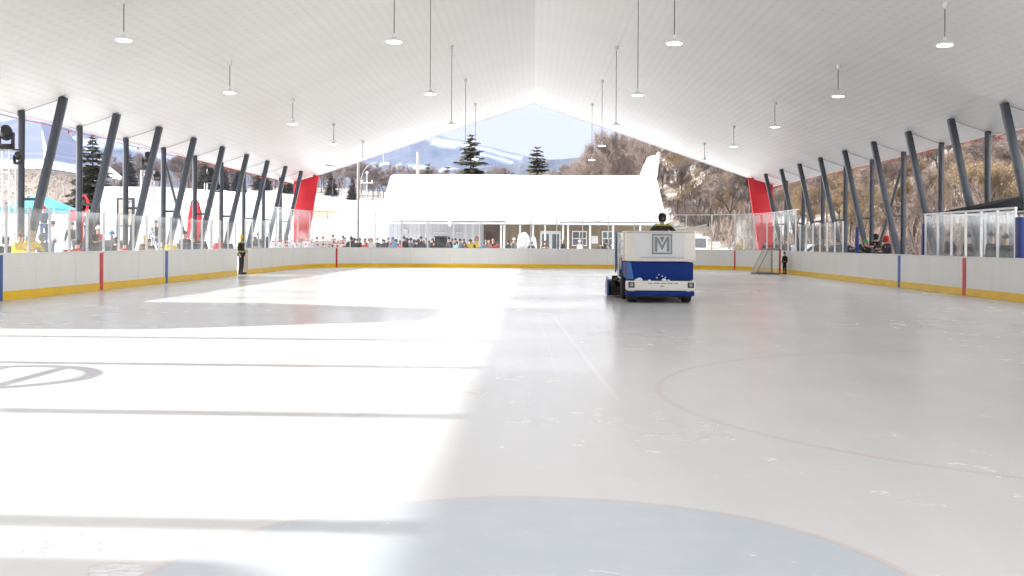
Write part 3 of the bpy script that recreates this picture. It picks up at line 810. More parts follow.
for x0_, x1_ in ((gx0+.5, gx0+.6), (gx1-.7, gx1-.6)): gb.prism([(1.2, 3.052), (6.4, 6.2), (11.6, 3.052)], x0_, x1_, 'x')
gb.build('gable', MT['white_planks'], e, smooth=0)
MB().box(rx0+.02, rx1-.02, -.06, -.003, 2.96, 3.13).build('fascia', MT['machine_grey'], e)
a_, b_ = at(506, 218, 79.8).x, at(560, 218, 79.8).x
MB().box(a_, b_, -.22, -.07, 3.0, 3.5).build('eave_board', MT['white_canvas'], e, bevel=.02)
for px in (501, 504, 520, 533, 545, 563, 568, 590, 613, 640, 664):
    x = at(px, 240, 80.2).x; MB().box(x-.07, x+.07, .12, .26, .0, 2.93).build('porch_post', MT['white_metal'], e)
def window(px0, px1, py0, py1, n=2, m=2):
    a, b = at(px0, py1, 81.1), at(px1, py0, 81.1); fr = MB(); y = 1.10
    fr.box(a.x, b.x, y, y+.095, a.z, a.z+.08); fr.box(a.x, b.x, y, y+.095, b.z-.08, b.z)
    for i in range(n+1):
        x = a.x + (b.x-a.x-.07)*i/n; fr.box(x, x+.07, y+.003, y+.095, a.z+.08, b.z-.08)
    for j in range(1, m): z = a.z+(b.z-a.z)*j/m; fr.box(a.x+.07, b.x-.07, y+.006, y+.09, z-.03, z+.03)
    w = fr.build('window', MT['white_metal'], e); MB().box(a.x+.03, b.x-.03, y+.05, y+.07, a.z+.04, b.z-.04).build('pane', MT['pane'], w)
window(572, 587, 231, 246); window(602, 613, 231, 246); window(396, 403, 229, 246, 1, 2) if False else None
# double glazed doors in a pale frame
a = at(540, 250, 81.1); b = at(561, 231, 81.1)
dr = MB().box(a.x, b.x, 1.08, 1.19, 0.02, b.z).build('entrance_door', MT['white_metal'], e)
for (u0, u1) in ((.10, .42), (.58, .90)):
    w_ = b.x-a.x; pn = MB().box(a.x+w_*u0, a.x+w_*u1, 1.05, 1.077, 1.0, b.z-.25).build('pane', MT['pane'], dr)
a = at(591.5, 243.5, 81.1); b = at(598, 236, 81.1); MB().box(a.x, b.x, 1.15, 1.19, a.z, b.z).build('notice_board', MT['white_canvas'], e)
a = at(483.5, 250, 81.1); b = at(499, 222, 81.1)
k = MB(); k.box(a.x, a.x+.16, 1.0, 1.197, 0, b.z); k.box(b.x-.16, b.x, 1.0, 1.197, 0, b.z); k.box(a.x+.16, b.x-.16, 1.0, 1.197, b.z-.75, b.z); k.build('door_frame', MT['dark_planks'], e, smooth=0)
k = MB(); p = at(450, 224, 79.9); k.ball((p.x, -.15, p.z), .14, .14, .2, 10, 8); k.tube((p.x, -.15, p.z+.15), (p.x, -.02, p.z+.3), .03); k.build('wall_lamp', MT['white_canvas'], e)
for px0, px1, py0, py1 in ((433,447,232,233.6),(456,462,232,233.6),(402,408,229,234)):
    a, b = at(px0, py1, 81.1), at(px1, py0, 81.1); MB().box(a.x, b.x, 1.13, 1.197, a.z, b.z).build('ledge', MT['galv'], e)

# snow-crusted chimney stack behind the right end of the roof
rg = random.Random(3); k = MB()
P0 = at(650, 173, 92)
prof = [(0.75,-.9),(0.8,-.2),(0.68,.5),(0.60,1.0),(0.5,1.3),(0.25,1.5)]
b0 = len(k.v); n_ = 16
for (r_, z_) in prof:
    for i in range(n_):
        an = 2*math.pi*i/n_; rr = r_*(1+.25*noise.noise(Vector((math.cos(an)*1.5, math.sin(an)*1.5, z_*1.7))))
        k.v.append(Vector((rr*math.cos(an)+z_*.22, rr*math.sin(an)*.8, z_)))
for j in range(len(prof)-1):
    for i in range(n_): k.f.append((j*n_+i, j*n_+(i+1) % n_, (j+1)*n_+(i+1) % n_, (j+1)*n_+i))
k.f.append(tuple((len(prof)-1)*n_+i for i in range(n_)))
e = empty('ice_crusted_chimney', (P0.x, 92, P0.z)); tag(e, 'white ice crusted chimney rising behind the right end of the snowy roof', 'chimney')
k.build('ice_crust', MT['frozen'], e, smooth=60)
MB().box(-.45, .45, -.4, .4, -P0.z+terr(P0.x, 92)-.2, -.6).build('stack', MT['beige'], e, smooth=0)
MB().box(-.30, -.05, -.72, -.55, .35, .6).build('vent', MT['galv'], e)
k = MB(); k.ball((-1.0, 0, -.72), .8, .7, .3, 14, 8)
k.build('snow_cap', MT['frozen'], e, smooth=60)

# stone tower hall with blue-grey pyramid roof on the left
cx = at(38, 200, 112).x; Y0 = 112
zb = at(38, 168, Y0-9).z; zt = at(33, 108, Y0).z
e = empty('stone_hall', (cx, Y0, terr(cx, Y0)-1)); tag(e, 'stone building with a steep blue grey hipped roof and snowy eaves', 'building')
g = e.location.z
hw = 5.2; MB().box(-hw+1, hw-1, -8, 8, 0, zb-g+.1).build('stone_wall', MT['stone'], e, smooth=0)
k = MB(); ez = zb-g
k.quad((-hw,-9,ez),(hw,-9,ez),(0,0,zt-g)); k.quad((hw,-9,ez),(hw,9,ez),(0,0,zt-g)); k.quad((hw,9,ez),(-hw,9,ez),(0,0,zt-g)); k.quad((-hw,9,ez),(-hw,-9,ez),(0,0,zt-g)); k.quad((-hw,-9,ez),(-hw,9,ez),(hw,9,ez),(hw,-9,ez))
k.build('roof', MT['slate'], e, smooth=0)
k = MB()
for s_ in ((-hw,-9,hw,-9),(hw,-9,hw,9),(-hw,-9,-hw,9)):
    a = Vector((s_[0], s_[1], 0)); b = Vector((s_[2], s_[3], 0))
    c = Vector((0,0,1)); f_ = .10; up = zt-g-ez
    a2, b2 = a*(1-f_), b*(1-f_)
    k.quad((a.x*1.02,a.y*1.02,ez-.05),(b.x*1.02,b.y*1.02,ez-.05),(b2.x,b2.y,ez+up*f_+.15),(a2.x,a2.y,ez+up*f_+.15))
for q in ((1,-1),(1,1)):                                          # snow lying along the hips
    a = Vector((q[0]*hw, q[1]*9, ez)); b = Vector((0, 0, zt-g))
    k.tube(a+Vector((0,0,.12)), a.lerp(b, .6)+Vector((0,0,.05)), .30, .05, 6)
k.build('eave_snow', MT['snow'], e, smooth=0)
for wx in (-4.6, -1.2, 2.6):
    f_ = MB().box(wx, wx+1.3, -8.05, -8.003, ez-4.4, ez-2.6).build('window', MT['white_metal'], e); MB().box(wx+.12, wx+1.18, -8.08, -8.053, ez-4.28, ez-2.72).build('pane', MT['pane'], f_)
# long beige hut, half buried in snow, and snow banks
p = at(332, 210, 150)
e = empty('storage_hut', (p.x, 150, terr(p.x, 150)-.3)); tag(e, 'long low beige hut with snow on its roof below the woods', 'hut')
MB().box(-4.2, 4.2, -2, 2, 0, p.z-e.location.z+.2).build('wall', MT['beige'], e); zz = p.z-e.location.z+.2
MB().prism([(-2.4, zz), (2.4, zz), (0, zz+.9)], -4.5, 4.5, 'x').build('snowy_roof', MT['snow'], e)
def mound(name, px, pyt, Y, wpx, dep, label, seed):
    top = at(px, pyt, Y); base = terr(top.x, Y)-.4; W = wpx/2*Y/F; k = MB(); nx, ny = 44, 24
    for j in range(ny+1):
        for i in range(nx+1):
            u = -1+2*i/nx; v = -1+2*j/ny; r2 = u*u+v*v; hh = max(0, 1-r2)**.8*(1+.18*noise.noise(Vector((u*3, v*3, seed))))
            x = top.x+u*W; y = Y+v*dep; k.v.append(Vector((x, y, terr(x, y)-.3 + (top.z-base)*hh)))
    for j in range(ny):
        for i in range(nx): k.f.append((j*(nx+1)+i, j*(nx+1)+i+1, (j+1)*(nx+1)+i+1, (j+1)*(nx+1)+i))
    return tag(k.build(name, MT['snow'], smooth=60), label, 'snow bank', 'snow banks beyond the far boards')
mound('snow_bank', 355, 208, 92, 95, 7, 'rounded white snow bank between the red panel and the clubhouse', 2)
mound('snow_bank', 255, 200, 100, 90, 6, 'wide snow bank behind the left far corner glass', 6)

# white event hut with framed screen, and white marquee on the left
p0, p1 = at(100, 240, 62), at(165, 240, 62)
e = empty('event_hut', (p0.x, 62, terr(p0.x, 62)-.2)); w_ = p1.x-p0.x; tag(e, 'plain white event hut with a dark framed picture panel on its front', 'hut')
z1 = at(130, 190, 62).z - e.location.z; g = e.location.z
MB().box(0, w_, 0, 3, 0, z1).build('wall', MT['white_canvas'], e, bevel=.02)
MB().box(-.1, w_+.1, -.15, 3.1, z1+.003, z1+.18).build('roof', MT['snow'], e, bevel=.05)
a, b = at(117, 241, 62), at(135, 198, 62)
MB().box(a.x-p0.x, b.x-p0.x, -.12, -.003, .2, b.z-g).build('panel_frame', MT['steel'], e)
k = N('picture_warm'); co = k.coord(); v = k.noise(co, 2.2, 4, .7, .6); v2 = k.noise(co, 5, 3)
pm = k.done(k.bsdf(k.mix(k.ramp(v, .4, .6), k.mix(k.ramp(v2,.4,.6),(.10,.12,.2,1),(.5,.32,.16,1)), (.72,.62,.5,1)), .5))
MB().box(a.x-p0.x+.15, b.x-p0.x-.15, -.14, -.122, 1.5, b.z-g-.12).build('picture', pm, e)
MB().box(a.x-p0.x+.25, b.x-p0.x-.25, -.14, -.122, .3, 1.4).build('lower_panel', MT['white_canvas'], e)
p0, p1 = at(168, 240, 68), at(222, 240, 68)
e = empty('white_marquee', (p0.x, 68, terr(p0.x, 68)-.2)); w_ = p1.x-p0.x; z1 = at(190, 203, 68).z-e.location.z; tag(e, 'low white marquee wall behind the second and third lighting towers', 'tent')
MB().box(0, w_, 0, 3, 0, z1-.5).build('wall', MT['white_canvas'], e); MB().prism([(-.15, z1-.497), (3.15, z1-.497), (1.5, z1+.3)], -.1, w_+.1, 'x').build('fabric_roof', MT['white_canvas'], e)
p0, p1 = at(50, 240, 58), at(76, 240, 58)
e = empty('white_booth', (p0.x, 58, terr(p0.x, 58)-.2)); z1 = at(60, 213, 58).z-e.location.z; w_ = p1.x-p0.x
tag(e, 'small white booth under the right edge of the teal canopy', 'booth')
MB().box(0, w_, 0, 1.5, 0, z1).build('wall', MT['white_canvas'], e, bevel=.02); MB().box(.15, w_-.15, -.05, -.003, 1.3, z1-.3).build('counter_opening', MT['machine_grey'], e)

# teal pop-up canopy
pc = at(39, 240, 50); tz = at(39, 194, 50).z; ez_ = at(39, 209, 50).z; g = terr(pc.x, 50)
e = empty('teal_canopy', (pc.x, 50, g)); tag(e, 'pointed teal pop up canopy in front of the stone building', 'canopy')
k = MB(); r_ = 1.35; T = (0, 0, tz-g); E = ez_-g
cs = [(-r_,-r_),(r_,-r_),(r_,r_),(-r_,r_)]
for i in range(4):
    a, b = cs[i], cs[(i+1) % 4]; k.quad((a[0],a[1],E),(b[0],b[1],E),T); k.quad((a[0],a[1],E-.22),(b[0],b[1],E-.22),(b[0],b[1],E),(a[0],a[1],E))
k.build('fabric_roof', MT['teal'], e, smooth=0)
for c in cs: MB().tube((c[0]*.98, c[1]*.98, 0), (c[0]*.98, c[1]*.98, E), .03).build('leg', MT['galv'], e)

# two unseen sheds added on the left to cast shade onto the ice
def shed(y0, y1, ht, hs, label):
    e = empty('shade_shed', (-22.2, y0, 0)); tag(e, label, 'shed', 'unseen sheds added to shade the left ice'); L = y1-y0
    MB().box(0, 3, 0, L, 0, hs).build('wall', MT['beige'], e, bevel=.03)
    MB().prism([(-.0, hs+.003), (L, hs+.003), (L*.80, ht-.003), (L*.34, ht-.003)], -.1, 3.1, 'x').build('roof', MT['white_metal'], e, smooth=0)
    d = MB().box(3.003, 3.06, L*.4, L*.4+1.0, .1, 2.1).build('door', MT['dark_planks'], e); MB().ball((3.1, L*.4+.85, 1.1), .04).build('handle', MT['galv'], d)
shed(18.9, 27.0, 6.0, 4.3, 'unseen beige shed added beside the left stands to shade the ice')
shed(-4, 6.0, 6.9, 6.2, 'unseen beige shed added near the camera end to shade the ice')

# utility poles, street lamp, pipe frames
def pole(px, ytop, Y, r, label, name='utility_pole', extra=None, cat='pole'):
    p = at(px, ytop, Y); g = terr(p.x, Y)-.2; e = empty(name, (p.x, Y, g)); tag(e, label, cat)
    MB().tube((0,0,0), (0,0,p.z-g), r*1.25, r, 10).build('shaft', MT['pole_grey'], e)
    return e, p.z-g
e, h = pole(358.5, 150, 73.6, .09, 'thick pale pole carrying a pipe arm left of the clubhouse'); MB().tube((0,0,h-.15), (1.75,0,h-.2), .035).build('pipe_arm', MT['galv'], e); MB().tube((1.75,0,h-.2),(1.75,0,h-1.0),.03).build('drop_pipe', MT['galv'], e)
e, h = pole(367, 174, 84, .06, 'slim pole with small crossarms just right of the thick pale pole')
k = MB(); k.box(-.5,.5,-.05,.05,h-.75,h-.65); k.box(-.4,.4,-.05,.05,h-1.6,h-1.5); k.build('crossarm', MT['galv'], e)
for s_ in (-.4, 0, .4): MB().lathe([(.05,0),(.07,.08),(.03,.16)], (s_,0,h-.65), 8).build('insulator', MT['white_metal'], e)
MB().lathe([(.07,0),(.10,.12),(.05,.22)], (0,0,h), 8).build('cap', MT['white_metal'], e)
e, h = pole(418, 152, 95, .13, 'plain pale pole rising behind the left part of the snowy roof')
# curved street lamp
p = at(385, 163, 88); g = terr(p.x, 88); e = empty('street_lamp', (p.x, 88, g-.2)); tag(e, 'curved arm street lamp against the blue mountain beside the snowy roof', 'street lamp')
hz = p.z-g+.2; MB().path([(-2.05,0,0),(-2.0,0,hz-1.4),(-1.8,0,hz-.7),(-1.4,0,hz-.2),(-.8,0,hz+.02),(0,0,hz)], .03).build('arm', MT['pole_grey'], e)
MB().box(-.12,.35,-.12,.12,hz-.12,hz+.05).build('lamp_head', MT['white_metal'], e, bevel=.03)
# pipe frame for the netting at the far right
for px0, px1, py, nm in ((684, 705, 150, 'right'),):
    a, b = at(px0, py, 70), at(px1, py, 70); e = empty('pipe_frame', (b.x, 70, roofz(b.x))); tag(e, 'thin grey pipe frame hanging from the far right edge of the roof', 'frame')
    MB().path([(a.x-b.x, 0, roofz(a.x)-roofz(b.x)), (a.x-b.x, 0, a.z-roofz(b.x)), (0, 0, b.z-roofz(b.x)), (0, 0, b.z-roofz(b.x)-.9)], .035).build('pipe', MT['galv'], e)
a, b = at(270, 158, 69), at(335, 167, 69)
tag(MB().tube((a.x, 69, a.z), (b.x, 69, b.z+.05), .03).build('steel_cable', MT['steel']), 'thin dark cable under the roof above the left red panel', 'cable')

# ------------------------------------------------------------------ lighting towers on the left
def tower(px, ytop, Y, label, n=2):
    p = at(px, ytop, Y); g = max(.02, terr(p.x, Y)); h = p.z-g; e = empty('lighting_tower', (p.x, Y, g)); tag(e, label, 'lighting tower', 'truss lighting towers on the left')
    k = MB(); w = .2
    for sx_ in (-w, w):
        for sy in (-w, w): k.tube((sx_, sy, 0), (sx_, sy, h), .028, .028, 6)
    z = 0; i = 0
    while z < h-.4:
        s_ = 1 if i % 2 else -1
        for (a, b) in (((-w,-w),(w,-w)),((w,-w),(w,w)),((w,w),(-w,w)),((-w,w),(-w,-w))):
            k.tube((a[0], a[1], z if s_ > 0 else z+.4), (b[0], b[1], z+.4 if s_ > 0 else z), .016, .016, 5); k.tube((a[0], a[1], z+.4), (b[0], b[1], z+.4), .014, .014, 5)
        z += .4; i += 1
    k.build('truss', MT['alu'], e)
    MB().box(-.35,.35,-.35,.35,.0,.04).build('base_plate', MT['galv'], e); MB().box(-.30,.30,-.30,.30,h,h+.04).build('top_plate', MT['black'], e)
    for j, (ox, oy, oz, s_) in enumerate(((0,0,.04,1.0),(.42,-.1,-.45,.55))[:n]):
        f_ = MB(); f_.box(-.20*s_+ox, .20*s_+ox, -.16*s_+oy, .16*s_+oy, h+oz, h+oz+.14*s_)
        f_.box(-.24*s_+ox, -.18*s_+ox, -.07+oy, .07+oy, h+oz+.12*s_, h+oz+.5*s_); f_.box(.18*s_+ox, .24*s_+ox, -.07+oy, .07+oy, h+oz+.12*s_, h+oz+.5*s_)
        l_ = f_.build('stage_light', MT['black'], e, bevel=.01)
        hd = MB(); q = Matrix.Rotation(R(65), 4, 'X') @ Matrix.Rotation(R(20), 4, 'Y'); hd.lathe([(.10*s_,-.22*s_),(.18*s_,-.16*s_),(.19*s_,.10*s_),(.16*s_,.24*s_),(.14*s_,.26*s_)], (ox, oy, h+oz+.48*s_), 16, q); hd.build('lamp_head', MT['black'], l_)
    return e
tower(6, 150, 32.2, 'truss tower with black stage lights at the left edge of the photo')
tower(148, 170, 43.5, 'truss tower with a black stage light in front of the white event hut')
tower(210, 183, 51.8, 'truss tower with a black stage light right of the red flag')

# red ring sign and red teardrop flag
p = at(83, 204, 46); g = terr(p.x, 46); e = empty('ring_sign', (p.x, 46, g)); tag(e, 'red ring shaped sign standing between the first and second left supports', 'sign')
k = MB(); pts = []
for i in range(25):
    a = 2*math.pi*i/24; pts.append((.22*math.cos(a), 0, p.z-g+.36*math.sin(a)))
k.path(pts, .05, 8); k.build('ring', MT['red'], e); MB().tube((0,0,0),(0,0,p.z-g-.36),.03).build('post', MT['red'], e)
MB().box(-.62,-.18,-.02,.02,p.z-g-.75,p.z-g-.28).build('flag', MT['red'], e)
p = at(196, 198, 56); g = terr(p.x, 56); e = empty('feather_flag', (p.x, 56, g)); H_ = p.z-g; tag(e, 'red curved feather flag beside the third lighting tower', 'flag')
pts = [(.32,0,0),(.32,0,H_*.55),(.28,0,H_*.8),(.12,0,H_*.95),(-.1,0,H_),(-.3,0,H_*.93)]
MB().path(pts, .03).build('pole', MT['black'], e)
k = MB(); poly = [(.30,H_*.35),(.30,H_*.6),(.26,H_*.8),(.11,H_*.94),(-.1,H_*.985),(-.30,H_*.92),(-.42,H_*.72),(-.5,H_*.45),(-.34,H_*.42),(-.22,H_*.62),(-.05,H_*.78),(.06,H_*.66),(.02,H_*.38)]
k.prism(poly, -.012, .012); k.build('flag_cloth', MT['red'], e)

# ------------------------------------------------------------------ vehicles beyond the boards
def car(name, loc, rz_, body, label, scale=1, van=False):
    e = empty(name, loc, rz_); e.scale = (scale,)*3; tag(e, label, 'van' if van else 'car')
    Lh = 2.3 if van else 2.1; W = .9
    if van: prof = [(-Lh,.35),(Lh,.35),(Lh,1.0),(1.75,1.15),(1.15,1.95),(.9,2.05),(-Lh+.1,2.08),(-Lh,1.9)]
    else: prof = [(-Lh,.35),(Lh,.35),(Lh+.02,.72),(1.95,.85),(1.05,.98),(.45,1.42),(-.9,1.47),(-1.65,1.02),(-Lh,.95)]
    MB().prism(prof, -W, W).build('body', MT[body] if body in MT else CL[body], e, bevel=.06)
    if van: wp = [(1.62,1.18),(1.12,1.88),(.4,1.88),(.4,1.18)]
    else: wp = [(.98,1.0),(.42,1.36),(-.85,1.40),(-1.5,1.02)]
    for s_ in (-1, 1): MB().prism(wp, s_*(W+.004), s_*(W+.03)).build('side_window', MT['dark_glass'], e)
    fz = MB()
    if van: fz.quad((1.78,-.8,1.17),(1.78,.8,1.17),(1.19,.75,1.93),(1.19,-.75,1.93))
    else: fz.quad((1.09,-.8,1.0),(1.09,.8,1.0),(.49,.7,1.42),(.49,-.7,1.42))
    fz.build('windscreen', MT['dark_glass'], e)
    for x_ in (-1.4, 1.35):
        for s_ in (-1, 1):
            w = MB(); w.tube((x_, s_*(W-.18), .34), (x_, s_*(W+.02), .34), .34, .34, 20); wh = w.build('wheel', MT['rubber'], e); w = MB(); w.tube((x_, s_*(W+.022), .34), (x_, s_*(W+.03), .34), .2, .2, 14); w.build('rim', MT['galv'], wh)
    for s_ in (-.65, .65): MB().box((Lh+.003), (Lh+.05), s_-.14, s_+.14, .68, .82).build('headlight', MT['headlight'], e)
    return e
p = at(697, 240, 86); car('parked_van', (p.x, 86, terr(p.x, 86)), R(-100), 'machine_white', 'white van parked behind the far boards right of the ice resurfacer', van=True)
p = at(806, 240, 70); car('parked_car', (p.x, 70, terr(p.x, 70)+.1), R(-150), 'machine_white', 'white car parked behind the glass of the far right corner')
p = at(830, 240, 66); car('parked_car', (p.x, 66, terr(p.x, 66)+.1), R(-170), 'charcoal', 'dark grey car parked next to the white one beyond the right boards')
for px, bd, lb in ((577,'red','small red car on the slope above the snowy roof'),(583,'machine_white','small white car beside the red one above the snowy roof'),(608,'machine_white','white car parked alone above the snowy roof under bare trees')):
    p = at(px, 175, 128); car('parked_car', (p.x, 128, at(px, 181, 128).z-1.0), R(20), bd, lb, .85)
# gravelled snow terrace that carries those cars
a, b = at(566, 175, 128), at(622, 175, 128)
k = MB(); z_ = at(590, 181, 128).z-1.0; k.prism([(121, -1), (122.5, z_), (134, z_), (142, -1)], a.x-3, b.x+3, 'x'); tag(k.build('snow_terrace', MT['snow'], bevel=.2), kind='structure')

# ------------------------------------------------------------------ goal
p = at(782, 274, 54.4)
e = empty('hockey_goal', (12.75, 54.2, .012), R(0)); tag(e, 'hockey goal with red post and white netting pushed against the right boards', 'hockey goal')
Wg, Hg = 1.83, 1.32
MB().tube((0,0,0),(0,0,Hg),.045,.045,12).build('goal_post', MT['red'], e)
MB().tube((0,Wg,0),(0,Wg,Hg),.045,.045,12).build('goal_post', MT['net_frame'], e)
MB().tube((0,.033,Hg),(0,Wg-.033,Hg),.03,.03,12).build('crossbar', MT['net_frame'], e)
fr = MB()
base = [(0,0,.03),(-.75,.0,.03),(-1.15,.3,.03),(-1.25,Wg/2,.03),(-1.15,Wg-.3,.03),(-.75,Wg,.03),(0,Wg,.03)]
top = [(0,0,Hg-.02),(-.30,.02,Hg-.02),(-.52,.25,Hg-.02),(-.55,Wg/2,Hg-.02),(-.52,Wg-.25,Hg-.02),(-.30,Wg-.02,Hg-.02),(0,Wg,Hg-.02)]
fr.path(base, .045); fr.path(top, .035); fr.tube(top[2], base[2], .022); fr.tube(top[4], base[4], .022); fr.build('back_frame', MT['net_frame'], e)
nt = MB(); NS = 14
for a in range(len(base)-1):
    b0_, b1_, t0_, t1_ = [Vector(q) for q in (base[a], base[a+1], top[a], top[a+1])]
    m_ = max(3, int((b1_-b0_).length/.11))
    for i in range(m_+1): nt.tube(b0_.lerp(b1_, i/m_), t0_.lerp(t1_, i/m_), .009, .009, 3, cap=False)
    for j in range(NS+1): nt.tube(b0_.lerp(t0_, j/NS), b1_.lerp(t1_, j/NS), .009, .009, 3, cap=False)
for i in range(6): y = Wg*(i+.5)/6; nt.tube((0,y,Hg-.02), (-.54,y,Hg-.02), .006, .006, 3)
nt.build('netting', MT['net'], e)
k = MB(); k.prism([(b[0]*.97, b[1]) for b in base], .06, .07, 'z'); 

# ------------------------------------------------------------------ people
def skin_mesh(name, V, E, Rd, sub=1, mt=None):
    me = bpy.data.meshes.new(name); me.from_pydata(V, E, []); o = bpy.data.objects.new(name, me); C.objects.link(o)
    md = o.modifiers.new('s', 'SKIN'); sv = me.skin_vertices[0].data
    for i, r_ in enumerate(Rd):
        sv[i].radius = r_ if isinstance(r_, tuple) else (r_, r_); sv[i].use_root = (i == 0)
    if sub: m2 = o.modifiers.new('u', 'SUBSURF'); m2.levels = sub; m2.render_levels = sub
    dg = bpy.context.evaluated_depsgraph_get(); ev = o.evaluated_get(dg); out = bpy.data.meshes.new_from_object(ev)
    bpy.data.objects.remove(o); out.polygons.foreach_set('use_smooth', [True]*len(out.polygons))
    out.materials.clear(); out.materials.append(mt)
    out.name = name
    return out
def pose(kind):
    """joint positions for a 1.75 m person facing -Y"""
    J = dict(pel=(0,0,.95), wai=(0,0,1.08), che=(0,-.01,1.28), nek=(0,0,1.45), chin=(0,-.015,1.53), hed=(0,-.02,1.64))
    for s_, n_ in ((-1,'l'),(1,'r')):
        J['sh'+n_] = (s_*.175,0,1.40); J['el'+n_] = (s_*.25,.02,1.13); J['wr'+n_] = (s_*.27,-.06,.89); J['ha'+n_] = (s_*.27,-.08,.83)
        J['hi'+n_] = (s_*.09,0,.90); J['kn'+n_] = (s_*.11,-.02,.50); J['an'+n_] = (s_*.12,.02,.09); J['to'+n_] = (s_*.14,-.14,.05)
    if kind == 'lean':
        for n_, s_ in (('l',-1),('r',1)): J['el'+n_] = (s_*.27,-.18,1.20); J['wr'+n_] = (s_*.16,-.40,1.22); J['ha'+n_] = (s_*.11,-.46,1.22)
        for q in ('che','nek','chin','hed'): x,y,z = J[q]; J[q] = (x, y-.10*(z-.95)/.6, z-.02)
        for n_ in 'lr': x,y,z = J['sh'+n_]; J['sh'+n_] = (x, y-.08, z-.02)
    if kind == 'pocket':
        for n_, s_ in (('l',-1),('r',1)): J['el'+n_] = (s_*.30,.05,1.14); J['wr'+n_] = (s_*.20,-.11,1.0); J['ha'+n_] = (s_*.16,-.14,.97)
    if kind == 'sit':
        for n_, s_ in (('l',-1),('r',1)):
            J['kn'+n_] = (s_*.16,-.46,.93); J['an'+n_] = (s_*.17,-.52,.50); J['to'+n_] = (s_*.17,-.67,.46)
            J['el'+n_] = (s_*.36,-.12,1.18); J['wr'+n_] = (s_*.26,-.36,1.16); J['ha'+n_] = (s_*.22,-.43,1.17)
    return J
def body_mesh(J, hatch=True):
    nm = ['pel','wai','che','nek','chin','hed']; rad = [.13,(.135,.10),(.15,.105),.055,.07,(.078,.092)]
    V = [J[n_] for n_ in nm]; E = [(0,1),(1,2),(2,3),(3,4),(4,5)]; Rr = list(rad)
    for s_ in 'lr':
        b_ = len(V); V += [J['sh'+s_], J['el'+s_], J['wr'+s_], J['ha'+s_]]; Rr += [.058,.042,.028,(.04,.022)]; E += [(2,b_),(b_,b_+1),(b_+1,b_+2),(b_+2,b_+3)]
        b_ = len(V); V += [J['hi'+s_], J['kn'+s_], J['an'+s_], J['to'+s_]]; Rr += [.085,.058,.04,.035]; E += [(0,b_),(b_,b_+1),(b_+1,b_+2),(b_+2,b_+3)]
    me = skin_mesh('body', V, E, Rr, 1, MT['skin'])
    k = MB(); k.add_mesh(me)
    # nose, ears and fingers grown onto the same mesh
    h = Vector(J['hed'])
    k.tube(h+Vector((0,-.080,.0)), h+Vector((0,-.112,-.035)), .008, .016, 6); 
    for s_ in (-1,1): k.ball(h+Vector((s_*.082,.005,-.015)), .012, .022, .032, 8, 6)
    k.tube(h+Vector((-.022,-.086,-.062)), h+Vector((.022,-.086,-.062)), .007, .007, 6)
    for s_, sg in (('l',-1),('r',1)):
        w = Vector(J['wr'+s_]); a = Vector(J['ha'+s_]); d = (a-w).normalized(); side = d.cross(Vector((sg*1.0,.3,.2))).normalized(); 
        for i in range(4):
            st = a + side*(i-1.5)*.019 + d*.01; l = (.062,.074,.070,.055)[i]; c_ = d*.8 + Vector((0,-.3,-.35)); m_ = st + d*l*.5; k.tube(st, m_, .0095, .009, 6); k.tube(m_, m_+c_.normalized()*l*.5, .009, .007, 6)
        st = a - side*.026 - d*.03; k.tube(st, st - side*.02 + d*.035, .012, .010, 6); k.tube(st - side*.02 + d*.035, st - side*.02 + d*.06, .010, .008, 6)
    me2 = k.mesh('body', MT['skin'], 60)
    return me2
def lerp3(a, b, t): return tuple(a[i]+(b[i]-a[i])*t for i in range(3))
def jacket_mesh(J, fat=1.0, skirt=.0):
    p = J['pel']; V = [lerp3(J['wai'], J['pel'], .85+skirt), J['wai'], J['che'], lerp3(J['che'], J['nek'], .72)]; Rr = [(.165*fat,.13*fat),(.158*fat,.125*fat),(.172*fat,.13*fat),.085]
    E = [(0,1),(1,2),(2,3)]
    for s_ in 'lr':
        b_ = len(V); V += [J['sh'+s_], J['el'+s_], lerp3(J['el'+s_], J['wr'+s_], .88)]; Rr += [.082*fat,.065*fat,.050*fat]; E += [(2,b_),(b_,b_+1),(b_+1,b_+2)]
    return skin_mesh('jacket', V, E, Rr, 1, CL['black'])
def trouser_mesh(J, fat=1.0):
    V = [lerp3(J['pel'], J['wai'], .1)]; Rr = [(.145*fat,.115*fat)]; E = []
    for s_ in 'lr':
        b_ = len(V); V += [J['hi'+s_], J['kn'+s_], lerp3(J['kn'+s_], J['an'+s_], .85)]; Rr += [.098*fat,.074*fat,.062*fat]; E += [(0,b_),(b_,b_+1),(b_+1,b_+2)]
    return skin_mesh('trousers', V, E, Rr, 1, CL['denim'])
def boots_mesh(J):
    k = MB()
    for s_ in 'lr':
        a = Vector(J['an'+s_]); t_ = Vector(J['to'+s_]); k.tube(a+Vector((0,0,.10)), a+Vector((0,.0,-.02)), .055, .06, 10); k.ball((a+t_)/2+Vector((0,-.01,-.02)), .052, .15, .055, 10, 8)
    return k.mesh('boots', CL['black'], 60)
